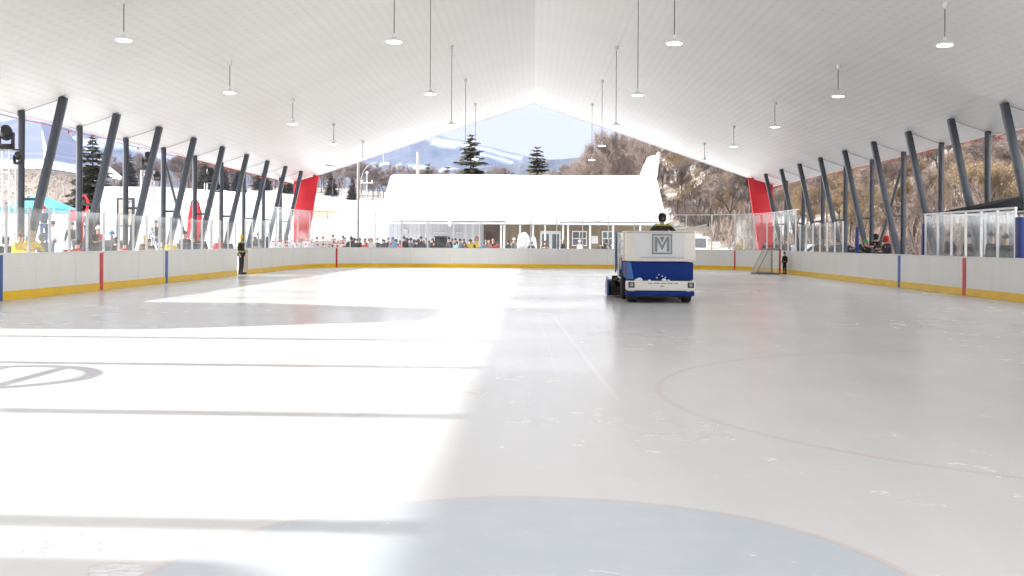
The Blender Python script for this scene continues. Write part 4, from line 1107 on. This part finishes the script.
def hat_mesh(J, kind):
    h = Vector(J['hed']); k = MB()
    if kind == 'beanie':
        k.lathe([(.098,.0),(.101,.03),(.094,.075),(.07,.112),(.03,.128)], h+Vector((0,.008,.0)), 16); k.ball(h+Vector((0,.008,.14)), .032)
    elif kind == 'helmet':
        k.lathe([(.104,-.04),(.112,.02),(.108,.075),(.08,.118),(.04,.132)], h+Vector((0,.014,.0)), 18); k.tube(h+Vector((-.07,-.10,-.04)), h+Vector((.07,-.10,-.04)), .006); k.tube(h+Vector((0,-.115,.02)), h+Vector((0,-.10,-.10)), .006)
    elif kind == 'hood':
        k.lathe([(.085,-.13),(.115,-.06),(.118,.03),(.10,.09),(.06,.12),(.02,.13)], h+Vector((0,.028,.0)), 16)
    else:
        k.lathe([(.096,-.05),(.100,.0),(.098,.045),(.080,.088),(.045,.110)], h+Vector((0,.018,.0)), 16)
    return k.mesh({'beanie':'hat','helmet':'helmet','hood':'hood','hair':'hair'}[kind], CL['black'], 60)
def eyes_mesh(J):
    h = Vector(J['hed']); k = MB()
    for s_ in (-1,1): k.ball(h+Vector((s_*.030,-.086,.008)), .011, .008, .009, 8, 6)
    return k.mesh('eyes', MT['eye'], 60)
PP = {}
for kd in ('stand','lean','pocket','sit'):
    J = pose(kd); PP[kd] = dict(J=J, body=body_mesh(J), jacket=jacket_mesh(J), trousers=trouser_mesh(J), boots=boots_mesh(J), eyes=eyes_mesh(J), big=jacket_mesh(J, 1.28, .25),
                                hats={h: hat_mesh(J, h) for h in ('beanie','helmet','hood','hair')})
def person(x, y, z, height, face, kd, jacket, hat, hatcol, trousers, label, group=None, bulky=False):
    P = PP[kd]; e = empty('person', (x, y, z), R(face)); s_ = height/1.77; e.scale = (s_,)*3; tag(e, label, 'person', group)
    def add(nm, me, mt):
        o = link(nm, me, e)
        if mt is not None: o.material_slots[0].link = 'OBJECT'; o.material_slots[0].material = mt
    add('body', P['body'], None); add('eyes', P['eyes'], None)
    add('jersey' if jacket.startswith('jersey') else 'jacket', P['big'] if bulky else P['jacket'], CL[jacket]); add('trousers', P['trousers'], CL[trousers]); add('boots', P['boots'], CL['black'])
    add({'beanie':'hat','helmet':'helmet','hood':'hood','hair':'hair'}[hat], P['hats'][hat], CL[hatcol])
    return e
CN = dict(black='black', navy='navy', grey='grey', charcoal='charcoal', yellow='yellow', red='red', white='white', blue='blue', lightblue='light blue', brown='brown', green='green', pink='pink', mustard='mustard', tan='tan', orange='orange', jersey='white and red hockey jersey', jersey_red='red hockey jersey', hair='dark')
HN = dict(beanie='hat', hood='hood', helmet='helmet')
used = {}
def crowd(px, ytop, Y, kd, jacket, hat, hatcol, where, face=0, trousers='denim', group='spectators round the rink', raise_=True, bulky=False, size=None):
    p = at(px, ytop, Y); g = max(.02, terr(p.x, Y)); h = p.z - g
    if size: g = p.z - size; h = size
    if h > 1.98: g = p.z-1.78; h = 1.78
    if h < 1.15: h = max(.95, h)
    hh = {'beanie': '%s hat' % CN[hatcol], 'hood': '%s hood' % CN[hatcol], 'helmet': '%s helmet' % CN[hatcol], 'hair': '%s hair' % CN[hatcol]}[hat]
    jk = CN[jacket] if jacket.startswith('jersey') else CN[jacket]+' jacket'
    base = 'person in %s and %s, %s' % (jk, hh, where)
    base = ' '.join(base.split()[:16])
    used[base] = used.get(base, 0)+1
    stands.append((p.x, Y, g))
    return person(p.x, Y, g, h, face, kd, jacket, hat, hatcol, trousers, base, group, bulky)
stands = []
W1 = 'behind the left glass near the first support'
crowd(6, 236, 30.6, 'pocket', 'charcoal', 'hood', 'black', 'at the left edge beside the lighting tower', 60)
crowd(17, 231, 30.4, 'lean', 'yellow', 'beanie', 'brown', 'leaning at the glass by the first left post', 80)
crowd(29, 229, 31.2, 'lean', 'yellow', 'hair', 'tan', 'at the glass between the first upright and leaning posts', 70)
crowd(42, 232, 31.6, 'pocket', 'grey', 'hood', 'grey', 'at the glass right of the yellow jackets', 60)
crowd(44, 206, 47, 'stand', 'navy', 'beanie', 'red', 'standing below the teal canopy', 40)
crowd(53, 220, 44, 'stand', 'white', 'hair', 'hair', 'standing before the white booth', -60)
crowd(67, 240, 33.0, 'lean', 'red', 'hood', 'white', 'low at the glass left of the second support', 60)
crowd(75, 239, 33.8, 'lean', 'red', 'hair', 'hair', 'low at the glass beside the second upright post', 80)
crowd(72, 222, 46, 'stand', 'black', 'beanie', 'black', 'under the red ring sign', 20)
crowd(88, 209, 52, 'stand', 'charcoal', 'hair', 'tan', 'standing high just right of the red ring sign', 0)
crowd(98, 226, 43, 'stand', 'red', 'beanie', 'white', 'behind the second leaning post', 30)
crowd(96, 234, 38, 'pocket', 'charcoal', 'hood', 'charcoal', 'at the glass by the second leaning post', 80)
crowd(112, 231, 41, 'stand', 'navy', 'beanie', 'blue', 'left of the dark framed picture panel', 0)
crowd(115, 236, 37.5, 'lean', 'black', 'hood', 'black', 'bending at the glass before the picture panel', 60)
crowd(122, 240, 36.8, 'lean', 'red', 'hair', 'hair', 'low at the glass before the picture panel', 90)
crowd(142, 235, 39.5, 'lean', 'brown', 'beanie', 'mustard', 'at the glass under the second lighting tower', 80)
crowd(149, 238, 41, 'pocket', 'black', 'hair', 'hair', 'behind the glass just right of the second lighting tower', 30)
crowd(156, 220, 49, 'stand', 'black', 'beanie', 'black', 'standing tall before the white marquee', 0)
crowd(158, 241, 42.5, 'lean', 'white', 'hood', 'white', 'low at the glass above the far blue stripe', 80)
crowd(169, 236, 41.5, 'lean', 'yellow', 'beanie', 'brown', 'at the glass above the far blue stripe', 60)
crowd(185, 231, 47, 'stand', 'charcoal', 'beanie', 'black', 'left of the red feather flag', 0)
crowd(193, 235, 46, 'pocket', 'navy', 'hair', 'hair', 'below the red feather flag', 40)
crowd(201, 234, 47, 'stand', 'black', 'hair', 'hair', 'between the red flag and the third lighting tower', 0)
crowd(219, 236, 50, 'stand', 'red', 'beanie', 'white', 'behind the glass right of the third lighting tower', 0)
crowd(228, 237, 50, 'stand', 'charcoal', 'beanie', 'grey', 'left of the referee behind the glass', 0)
# referee in the gate
person(at(240, 250, 48.2).x+.05, 48.2, .02, 1.84, 80, 'stand', 'hivis', 'beanie', 'yellow', 'black', 'person in black and yellow standing in the open gate of the left boards', 'people at the gates')
# hockey team behind the far left corner glass
tm = [(255,236,61,'black','hair'),(258,233,58,'charcoal','beanie'),(266,237,66,'black','beanie'),(276,235,62,'jersey','helmet'),(281,239,67,'jersey','helmet'),(287,237,64,'jersey','hair'),(292,240,68,'jersey_red','helmet'),(297,236,66,'jersey','helmet'),(302,238,69,'jersey','hair'),(307,235,68,'jersey','helmet'),(312,238,70,'jersey_red','helmet'),(317,236,69,'jersey','hair'),(323,236,71,'jersey','helmet'),(328,240,70,'jersey','helmet'),(333,234,71,'jersey','hair'),(338,238,70,'jersey','helmet'),(343,235,72,'jersey','hair')]
TW = ['leftmost person at the far left corner glass','between two leaning posts at the left corner','just left of the hockey team','first player from the left in the team','second from the left','third from the left, left of the red panel','in front of the red panel base, left','fifth from the left at the red panel','sixth from the left at the red panel','right of the red panel','between white jerseys right of the red panel','third right of the red panel','beside the snow bank, left','low beside the snow bank','before the snow bank, bare headed','left of the last white jersey','last white jersey at the right of the team']
for (px, yt, Y, jk, ht), w_ in zip(tm, TW):
    crowd(px, yt, Y, rnd.choice(['stand','pocket']), jk, ht, {'helmet': 'red' if jk == 'jersey' and px % 2 else 'white', 'hair':'hair', 'beanie':'black'}[ht], w_, rnd.uniform(-40, 40), 'black', 'hockey players and friends at the far left corner' , bulky=jk.startswith('jersey'))
cc = [(351,236,71,'pocket','black','hood','black','large dark figure right of the hockey team'),(357,238,70,'stand','black','hair','hair','shoulder to shoulder with the large dark figure'),(365,240,70,'lean','red','beanie','red','low in front of the thick pale pole'),(371,238,71,'stand','white','beanie','red','right of the thick pale pole'),
 (383,239,72,'stand','charcoal','beanie','brown','alone left of the clubhouse corner'),(393,237,72,'stand','lightblue','beanie','blue','at the left end of the clubhouse wall'),(391,243,71,'lean','red','beanie','red','child below the light blue jacket'),(400,242,71,'stand','red','hair','hair','small, left part of the white wall'),
 (404,236,73,'stand','black','hair','hair','tall, left part of the white wall'),(411,238,73,'stand','grey','beanie','black','left of the crowd gap'),(417,240,72,'stand','navy','hair','hair','in the crowd at the white wall'),(421,236,73,'stand','charcoal','hair','hair','in front of the white wall with arms down'),(426,238,74,'pocket','grey','beanie','grey','right of the charcoal jacket'),
 (434,241,72,'stand','black','beanie','black','small, beside the dark kiosk'),(449,237,73,'stand','black','beanie','black','right of the dark kiosk'),(453,238,73,'stand','charcoal','hair','hair','under the wall lamp'),(457,241,72,'stand','lightblue','hair','hair','child under the wall lamp'),(464,241,72,'lean','brown','hair','hair','left of the yellow jackets at the white wall'),
 (470,239,73,'stand','yellow','hair','hair','left of the two yellow jackets'),(478,236,72,'lean','yellow','beanie','red','right of the two yellow jackets'),(486,240,73,'stand','grey','beanie','grey','at the left door jamb')]
for c_ in cc: crowd(*c_, face=rnd.uniform(-50, 50), group='spectators before the white clubhouse wall')
cd = [(489,240,74,'stand','pink','hair','tan','in front of the dark doorway'),(493,239,75,'stand','black','beanie','pink','inside the dark doorway opening'),(497,241,74,'pocket','red','hair','hair','at the right side of the dark doorway'),(481,242,74,'stand','blue','beanie','lightblue','low before the doorway'),
 (508,240,75,'stand','charcoal','hair','hair','at the left porch posts'),(514,238,76,'stand','grey','beanie','white','by the brown wall left of the white heap'),(522,240,75,'stand','white','beanie','white','by the brown wall before the white heap'),(531,241,75,'lean','denim' if False else 'navy','hair','hair','by the brown wall right of the white heap'),
 (545,240,75,'lean','brown','hair','hair','small, before the pale glazed entrance'),(563,239,76,'stand','black','hair','tan','right of the pale glazed entrance'),(580,240,75,'stand','white','beanie','white','in front of the four pane window'),(606,239,73,'lean','black','hood','black','left of the ice resurfacer'),(601,242,73,'lean','black','hair','hair','beside the resurfacer, turned away')]
for c_ in cd: crowd(*c_, face=rnd.uniform(-60, 60), group='spectators before the brown clubhouse wall')
for i in range(30):
    px = 346 + i*4.6 + rnd.uniform(-1.5, 1.5); Y = rnd.uniform(74.5, 77.5); p = at(px, rnd.uniform(235.5, 240.5), Y)
    person(p.x, Y, max(.02, terr(p.x, Y)), min(1.85, max(1.3, p.z)), rnd.uniform(-70, 70), rnd.choice(['stand','pocket']), rnd.choice(['black','charcoal','navy','black','grey']), rnd.choice(['beanie','hair','hood']), rnd.choice(['black','charcoal','hair']), 'black',
           'person in dark winter clothes in the second row before the white clubhouse wall', 'dark clothed spectators of the second row')
# yellow jacket right of the resurfacer, figures at the right red panel
crowd(741, 238, 70, 'lean', 'mustard', 'hood', 'mustard', 'alone behind the far boards right of the resurfacer', 180, bulky=True)
crowd(766, 240, 70, 'stand', 'black', 'hair', 'hair', 'below the left part of the right red panel', 0)
crowd(776, 239, 70, 'stand', 'black', 'beanie', 'charcoal', 'below the right part of the right red panel', 0)
crowd(786, 238, 64, 'stand', 'charcoal', 'beanie', 'black', 'behind the glass right of the goal', -40)
crowd(820, 237, 52, 'stand', 'brown', 'hair', 'hair', 'behind the glass of the right side boards, left one', -40)
crowd(838, 238, 49, 'stand', 'charcoal', 'hair', 'hair', 'behind the glass of the right side boards, right one', -40)
person(13.12, 54.7, .012, 1.15, -60, 'stand', 'black', 'beanie', 'black', 'black', 'small person in black standing between the goal and the right boards', 'people at the gates')
# leaning spectators on the right boards
crowd(861, 237, 44.6, 'lean', 'black', 'beanie', 'orange', 'leaning over the right boards, orange hat', -90, 'black', size=1.62)
crowd(868, 239, 43.8, 'lean', 'black', 'beanie', 'green', 'leaning over the right boards, green hat', -90, 'black', size=1.58)
crowd(878, 233, 43.6, 'lean', 'black', 'hood', 'black', 'behind the right boards between the green hat and red hood', -70, 'black')
crowd(889, 235, 41.0, 'lean', 'black', 'hood', 'red', 'leaning over the right boards', -90, 'black', size=1.74)
crowd(885, 238, 42.2, 'pocket', 'charcoal', 'hair', 'hair', 'beside the red hood at the right boards', -90, 'black', size=1.66)
for px, yt, Y, jk, w_ in ((950,232,36,'black','seated row behind the bench glass, left'),(968,233,34.5,'charcoal','behind the bench glass, middle'),(992,232,33,'navy','behind the bench glass, right'),(1006,234,32,'black','behind the bench glass beside the wide blue post')):
    crowd(px, yt, Y, 'pocket', jk, 'beanie', 'red' if px == 950 else 'black', w_, -80, group='people behind the bench glass')
crowd(1021, 231, 29.8, 'stand', 'charcoal', 'hair', 'hair', 'at the right edge of the photo', -60)
# dark kiosk in front of the white wall; white snow heap at the brown wall
p = at(441, 237, 75); e = empty('ticket_kiosk', (p.x, 75, 0)); tag(e, 'small dark kiosk standing against the white clubhouse wall', 'kiosk')
MB().box(-.42,.42,-.3,.3,0,p.z).build('cabinet', MT['black'], e, bevel=.02); MB().box(-.48,.48,-.36,.36,p.z+.002,p.z+.06).build('top', MT['steel'], e); MB().box(-.3,.3,-.32,-.303,p.z-.8,p.z-.15).build('screen', MT['dark_glass'], e)
for px, w, yt, lb in ((524,.72,232,'big white inflatable ball shaped heap of snow before the brown wall'),(533,.42,237,'smaller lump of snow right of the big snow heap')):
    p = at(px, yt, 77); k = MB(); k.ball((0,0,p.z*.5), w*.75, .6, p.z*.52, 18, 12)
    for v in k.v: v *= 1+.10*noise.noise(v*2.2+Vector((px,0,0)))
    o = k.build('snow_heap', MT['snow'], smooth=60); o.location = (p.x, 77, -.05); tag(o, lb.replace('inflatable ball shaped ', ''), 'snow heap')
# low grey tables and barriers behind the left glass
for px0, px1, yt, Y, lb in ((88,118,240,40,'grey draped table behind the left glass before the event hut'),(176,200,243,46,'grey draped table below the red feather flag')):
    a, b = at(px0, yt, Y), at(px1, yt, Y); g = max(.02, terr(a.x, Y)); e = empty('draped_table', (a.x, Y, g)); tag(e, lb, 'table', 'draped tables on the left')
    MB().box(0, b.x-a.x, 0, .7, a.z-g-.05, a.z-g).build('tabletop', CL['grey'], e, bevel=.01); MB().box(.02, b.x-a.x-.02, .02, .68, 0, a.z-g-.052).build('drape', CL['charcoal'], e)

# platforms that carry people who stand above the snow
seen = []
for (x, y, g) in stands:
    t_ = terr(x, y); t_ = max(.02, t_)
    if g - t_ > .12:
        seen.append((x, y, g))
k = MB()
for (x, y, g) in seen:
    k.lathe([(.42, -.35), (.38, -.12), (.30, -.005)], (x, y, g), 12)
    k.lathe([(.6, min(-.4, terr(x, y)-g-.3)), (.43, -.34)], (x, y, g), 12)
if seen: tag(k.build('packed_snow', MT['snow'], smooth=60), 'packed snow footing under the spectators around the rink', 'snow', kind='stuff')

# ------------------------------------------------------------------ ice resurfacer, front towards the camera
e = empty('ice_resurfacer', (3.34, 27.4, .006), R(-1.5)); tag(e, 'white and blue ice resurfacing machine with an M emblem driving on the ice', 'ice resurfacer')
hw = .90
# snow tank (upper box, leaning front)
k = MB(); k.prism([(.0,1.08),(.06,1.85),(1.75,1.85),(1.75,1.08)], -hw, hw, 'x'); tk = k.build('snow_tank', MT['machine_cream'], e, bevel=.03)
# front skin of the tank: pale centre, cream cheek
def fy(z): return .06*(z-1.08)/.82
def front_poly(poly, m, off, nm, par):
    k = MB(); n_ = len(poly); b_ = 0
    for d_ in (off, off+.006):
        for (x, z) in poly: k.v.append(Vector((x, fy(z)-d_-.002, z)))
    for i in range(n_): j = (i+1) % n_; k.f.append((i, j, n_+j, n_+i))
    k.f.append(tuple(range(n_))); k.f.append(tuple(n_+i for i in range(n_)))
    return k.build(nm, m, par, smooth=0)
front_poly([(-.78,1.825),(.62,1.825),(.60,1.12),(-.60,1.12)], MT['machine_grey'], .003, 'front_panel', tk)
lx, lz, ls = .03, 1.535, .265
def rect(x0, x1, z0, z1): return [(x0,z0),(x1,z0),(x1,z1),(x0,z1)]
w_ = .045
lg = MB()
def fp(poly):
    b_ = len(lg.v); n_ = len(poly)
    for d_ in (.011, .016):
        for (x, z) in poly: lg.v.append(Vector((x, fy(z)-d_-.002, z)))
    for i in range(n_): j = (i+1) % n_; lg.f.append((b_+i, b_+j, b_+n_+j, b_+n_+i))
    lg.f.append(tuple(b_+i for i in range(n_))); lg.f.append(tuple(b_+n_+i for i in range(n_)))
S = ls
fp(rect(lx-S, lx+S, lz-S, lz-S+w_)); fp(rect(lx-S, lx+S, lz+S-w_, lz+S)); fp(rect(lx-S, lx-S+w_, lz-S+w_, lz+S-w_)); fp(rect(lx+S-w_, lx+S, lz-S+w_, lz+S-w_))
a = S-w_-.025
fp(rect(lx-a, lx-a+.075, lz-a, lz+a)); fp(rect(lx+a-.075, lx+a, lz-a, lz+a))
fp([(lx-a+.078, lz+a), (lx-a+.078, lz+a-.12), (lx, lz-a+.02), (lx, lz-a+.16)]); fp([(lx+a-.078, lz+a), (lx+a-.078, lz+a-.12), (lx+.001, lz-a+.02), (lx+.001, lz-a+.16)])
fp([(lx-.07, lz+a), (lx+.07, lz+a), (lx, lz+a-.17)])
lg.build('emblem', MT['logo'], tk, smooth=0)
# small web address line under the emblem
cu = bpy.data.curves.new('lettering', 'FONT'); cu.body = 'www.mmmmmmmmmmm.com'; cu.size = .088; cu.align_x = 'CENTER'; cu.extrude = .002
o_ = bpy.data.objects.new('lettering', cu); C.objects.link(o_)
dg = bpy.context.evaluated_depsgraph_get(); me = bpy.data.meshes.new_from_object(o_.evaluated_get(dg)); bpy.data.objects.remove(o_)
me.materials.clear(); me.materials.append(MT['logo']); t_ = link('lettering', me, tk); t_.location = (lx, fy(1.18)-.013, 1.165); t_.rotation_euler = (R(90), 0, 0)
# tank rim and wash boards on top
MB().box(-hw-.02, hw+.02, .03, 1.78, 1.852, 1.878).build('tank_rim', MT['machine_white'], tk, bevel=.01)
# blue body
MB().box(-hw+.03, hw-.05, .02, 3.2, .60, 1.06).build('body', MT['machine_blue'], e, bevel=.03)
MB().prism([(-hw+.03, 1.05),(-hw+.03,.62),(-hw+.20,.62),(-hw+.12,1.05)], .010, .018).build('body_stripe', MT['machine_lblue'], e)
MB().box(-hw-.005, hw, -.10, .30, .32, .575).build('bumper', MT['machine_white'], e, bevel=.04)
for s_ in (-1, 1):
    f_ = MB(); f_.box(s_*.77-.08, s_*.77+.08, -.115, -.101, .40, .54); hl = f_.build('headlight', MT['black'], e); MB().lathe([(.055,-.01),(.05,.006),(.02,.012)], (s_*.77, -.125, .47), 14, Matrix.Rotation(R(90), 4, 'X')).build('lens', MT['headlight'], hl)
k = MB(); [k.box(x0_, x0_+w2, -.108, -.1005, z0_, z0_+.025) for (x0_, w2, z0_) in ((-.35,.12,.50),(-.20,.16,.505),(0,.13,.50),(.16,.14,.505),(.34,.1,.50),(-.02,.10,.43))]; k.build('badge', MT['logo'], e)
MB().box(-hw+.0, hw-.03, -.06, .30, .185, .312).build('lower_apron', MT['machine_blue'], e, bevel=.02)
MB().box(-hw+.12, hw-.12, .05, 3.0, .15, .597).build('chassis', MT['black'], e)
# lumps of shaved snow on the bumper
k = MB(); rg = random.Random(9)
for (x, z, r_) in ((-.62,.585,.05),(-.56,.60,.06),(-.3,.585,.03),(.08,.60,.045),(.2,.585,.03),(-.80,.36,.06),(-.72,.34,.05),(.72,.33,.05),(-.1,.66,.018),(.04,.70,.015),(-.05,.74,.013),(.12,.67,.014)): k.ball((x, -.03 if z < .62 else .012, z), r_*1.4, r_*.8, r_, 8, 6)
k.build('snow_crumbs', MT['snow'], e, smooth=60)
# wheels
for (x, y, r_) in ((-hw+.05,.55,.37),(hw-.30,.55,.37),(-hw-.02,2.1,.37),(hw-.22,2.1,.37)):
    k = MB(); k.lathe([(r_*.55,0),(r_*.92,.0),(r_,.04),(r_,.20),(r_*.92,.24),(r_*.55,.24)], (x, y, r_-.005), 28, Matrix.Rotation(R(90), 4, 'Y')); wh = k.build('wheel', MT['rubber'], e)
    MB().lathe([(r_*.5,.01),(r_*.54,.03),(r_*.54,.20),(r_*.3,.22)], (x, y, r_-.005), 20, Matrix.Rotation(R(90), 4, 'Y')).build('rim', MT['machine_white'], wh)
# flank: white side tank, blue framed rear panel, steps, rails
MB().box(-hw-.05, -hw+.025, .72, 1.7, 1.08, 1.84).build('side_tank', MT['machine_white'], e, bevel=.03)
k = MB(); [k.box(-hw-.09, -hw-.052, .80, 1.6, z_, z_+.04) for z_ in (1.2, 1.4, 1.6)]; k.build('side_rail', MT['galv'], e)
MB().box(-hw-.08, -hw-.052, .95, 1.35, 1.10, 1.17).build('warning_sticker', MT['stripe_red'], e)
MB().box(-hw-.12, -hw+.2, 2.55, 2.75, .80, 1.86).build('rear_panel', MT['machine_white'], e, bevel=.03)
MB().box(-hw-.16, -hw-.122, 2.50, 2.80, .72, 1.88).build('rear_panel_edge', MT['machine_lblue'], e, bevel=.01)
MB().box(-hw+.05, hw-.05, 1.80, 3.2, 1.063, 1.18).build('driver_platform', MT['machine_white'], e, bevel=.02)
MB().box(-hw-.08, -hw+.02, 2.35, 2.9, .60, .80).build('fender', MT['machine_lblue'], e, bevel=.02)
MB().tube((-hw-.10, 1.72, .62), (-hw-.10, 1.72, 1.75), .025).build('hand_rail', MT['white_metal'], e)
# rear conditioner that sticks out to both sides
cd_ = MB(); cd_.prism([(3.05,.03),(3.05,.42),(3.5,.50),(4.1,.30),(4.1,.03)], -1.22, 1.10, 'x'); cn = cd_.build('conditioner', MT['black'], e, bevel=.02)
for x0_ in (-1.27, 1.102): MB().prism([(2.85,.03),(2.85,.50),(3.4,.58),(4.15,.36),(4.15,.03)], x0_, x0_+.047, 'x').build('end_plate', MT['machine_lblue'], cn)
MB().tube((-1.05,2.9,.30),(-1.05,2.9,.62),.09).build('hydraulic_ram', MT['rubber'], cn); MB().box(-1.15,-.92,2.75,3.0,.08,.30).build('skid', MT['black'], cn)
MB().tube((-.98,2.2,.55),(-1.1,3.0,.45),.04).build('hose', MT['rubber'], cn)
# seat and steering wheel
MB().box(.10,.62,2.45,2.95,1.18,1.32).build('driver_seat', MT['black'], e, bevel=.04); MB().box(.12,.60,2.92,3.02,1.25,1.72).build('seat_back', MT['black'], e, bevel=.04)
k = MB(); pts = [(.36+.17*math.cos(a), 2.03+.05*math.sin(a), 1.72+.15*math.sin(a)) for a in [2*math.pi*i/20 for i in range(21)]]; k.path(pts, .014, 6); k.tube((.36,2.03,1.72),(.36,1.95,1.2),.025); [k.tube((.36,2.03,1.72), pts[i], .010) for i in (0,7,13)]; k.build('steering_wheel', MT['black'], e)
dp = at(662.5, 214, 30.0)
d_ = person(dp.x, 30.05, dp.z-1.74, 1.78, 0, 'sit', 'hivis', 'hood', 'black', 'black', 'person in black hooded jacket with yellow trim driving the ice resurfacer')

# shaved snow left on the ice at the near left
rg = random.Random(21); k = MB()
def ice_at(px, py):
    yy = py + (CX-px)*math.sin(ROLL); Y = H0*F/(yy-CY); return ((px-CX)*Y/F, Y)
for (pa, pb, qa, qb, n_) in ((-20, 100, 536, 553, 520), (100, 138, 556, 578, 170)):
    for _ in range(n_):
        px = rg.uniform(pa, pb); py = rg.uniform(qa, qb); x, y = ice_at(px, py)
        if noise.noise(Vector((x*3, y*3, 0))) < -.12: continue
        r_ = rg.uniform(.008, .03); k.ball((x, y, .001), r_*rg.uniform(1, 2.2), r_*rg.uniform(.6, 1.2), r_*.28, 7, 4)
tag(k.build('snow_shavings', MT['snow'], smooth=60), 'rough patch of shaved snow left on the ice at the near left', 'snow', kind='stuff')

# ------------------------------------------------------------------ air
HAZE = True
if HAZE:
    k = MB(); k.box(-2000, 2000, -320, 3600, -8, 520); hz_ = k.build('haze', None, smooth=0); tag(hz_, 'pale blue winter haze in the distance', 'haze', kind='stuff')
    m = bpy.data.materials.new('haze_air'); m.use_nodes = True; nt_ = m.node_tree; nt_.nodes.clear(); o_ = nt_.nodes.new('ShaderNodeOutputMaterial'); vp = nt_.nodes.new('ShaderNodeVolumePrincipled')
    vp.inputs['Color'].default_value = (.42, .57, 1, 1); vp.inputs['Density'].default_value = .00012; vp.inputs['Anisotropy'].default_value = 0
    nt_.links.new(vp.outputs[0], o_.inputs['Volume']); hz_.data.materials.append(m)

# ------------------------------------------------------------------ light and camera
sc = bpy.context.scene
EL = math.atan(.35); 
sd = Vector((-math.cos(EL), .05*math.cos(EL), math.sin(EL))).normalized()     # towards the sun
w = bpy.data.worlds.new('World'); sc.world = w; w.use_nodes = True; nt = w.node_tree
bg = nt.nodes['Background']; sky = nt.nodes.new('ShaderNodeTexSky'); sky.sky_type = 'NISHITA'; sky.sun_disc = False
sky.sun_elevation = EL; sky.sun_rotation = math.atan2(sd.x, sd.y); sky.air_density = 1.0; sky.dust_density = 2.0; sky.ozone_density = 1.0; sky.altitude = 300
tc = nt.nodes.new('ShaderNodeTexCoord'); mp = nt.nodes.new('ShaderNodeMapping'); mp.inputs['Scale'].default_value = (1, 1, 3.5); nt.links.new(tc.outputs['Generated'], mp.inputs[0])
nz = nt.nodes.new('ShaderNodeTexNoise'); nz.inputs['Scale'].default_value = 3.2; nz.inputs['Detail'].default_value = 6; nt.links.new(mp.outputs[0], nz.inputs['Vector'])
mr = nt.nodes.new('ShaderNodeMapRange'); mr.inputs[1].default_value = .3; mr.inputs[2].default_value = .7; mr.inputs[3].default_value = .93; mr.inputs[4].default_value = 1.0; nt.links.new(nz.outputs[0], mr.inputs[0])
mx = nt.nodes.new('ShaderNodeMix'); mx.data_type = 'RGBA'; nt.links.new(mr.outputs[0], mx.inputs[0]); nt.links.new(sky.outputs[0], mx.inputs[6]); 
sx_ = nt.nodes.new('ShaderNodeSeparateXYZ'); nt.links.new(tc.outputs['Generated'], sx_.inputs[0])
mg = nt.nodes.new('ShaderNodeMapRange'); mg.inputs[1].default_value = .12; mg.inputs[2].default_value = .8; nt.links.new(sx_.outputs[2], mg.inputs[0])
mc = nt.nodes.new('ShaderNodeMix'); mc.data_type = 'RGBA'; nt.links.new(mg.outputs[0], mc.inputs[0]); mc.inputs[6].default_value = (2.1, 1.9, 1.62, 1); mc.inputs[7].default_value = (12, 12, 12.2, 1)
nt.links.new(mc.outputs[2], mx.inputs[7])
nt.links.new(mx.outputs[2], bg.inputs[0]); bg.inputs[1].default_value = .09
L = bpy.data.lights.new('sun', 'SUN'); L.energy = 3.6; L.angle = R(.6); L.color = (1, .96, .90)
lo = bpy.data.objects.new('sun', L); C.objects.link(lo); lo.rotation_euler = (-sd).to_track_quat('-Z', 'Y').to_euler()
cam = bpy.data.cameras.new('camera'); co_ = bpy.data.objects.new('camera', cam); C.objects.link(co_)
cam.sensor_width = 36; cam.lens = 36*F/1024; cam.shift_x = -(CX-512)/1024; cam.shift_y = -(288-CY)/1024; cam.clip_start = .05; cam.clip_end = 9000
co_.location = (0, 0, H0); co_.rotation_mode = 'QUATERNION'
co_.rotation_quaternion = (Matrix.Rotation(R(90), 4, 'X') @ Matrix.Rotation(ROLL, 4, 'Z')).to_quaternion()
sc.camera = co_
vs = sc.view_settings; vs.view_transform = 'Standard'; vs.look = 'None'; vs.exposure = 2.08; vs.gamma = 1; vs.use_curve_mapping = False
cy = sc.cycles; cy.max_bounces = 10; cy.diffuse_bounces = 5; cy.glossy_bounces = 3; cy.transparent_max_bounces = 24; cy.volume_bounces = 0; cy.transmission_bounces = 4
cy.use_denoising = True; cy.sample_clamp_indirect = 6; cy.use_adaptive_sampling = True; cy.adaptive_threshold = .02
cy.caustics_reflective = False; cy.caustics_refractive = False
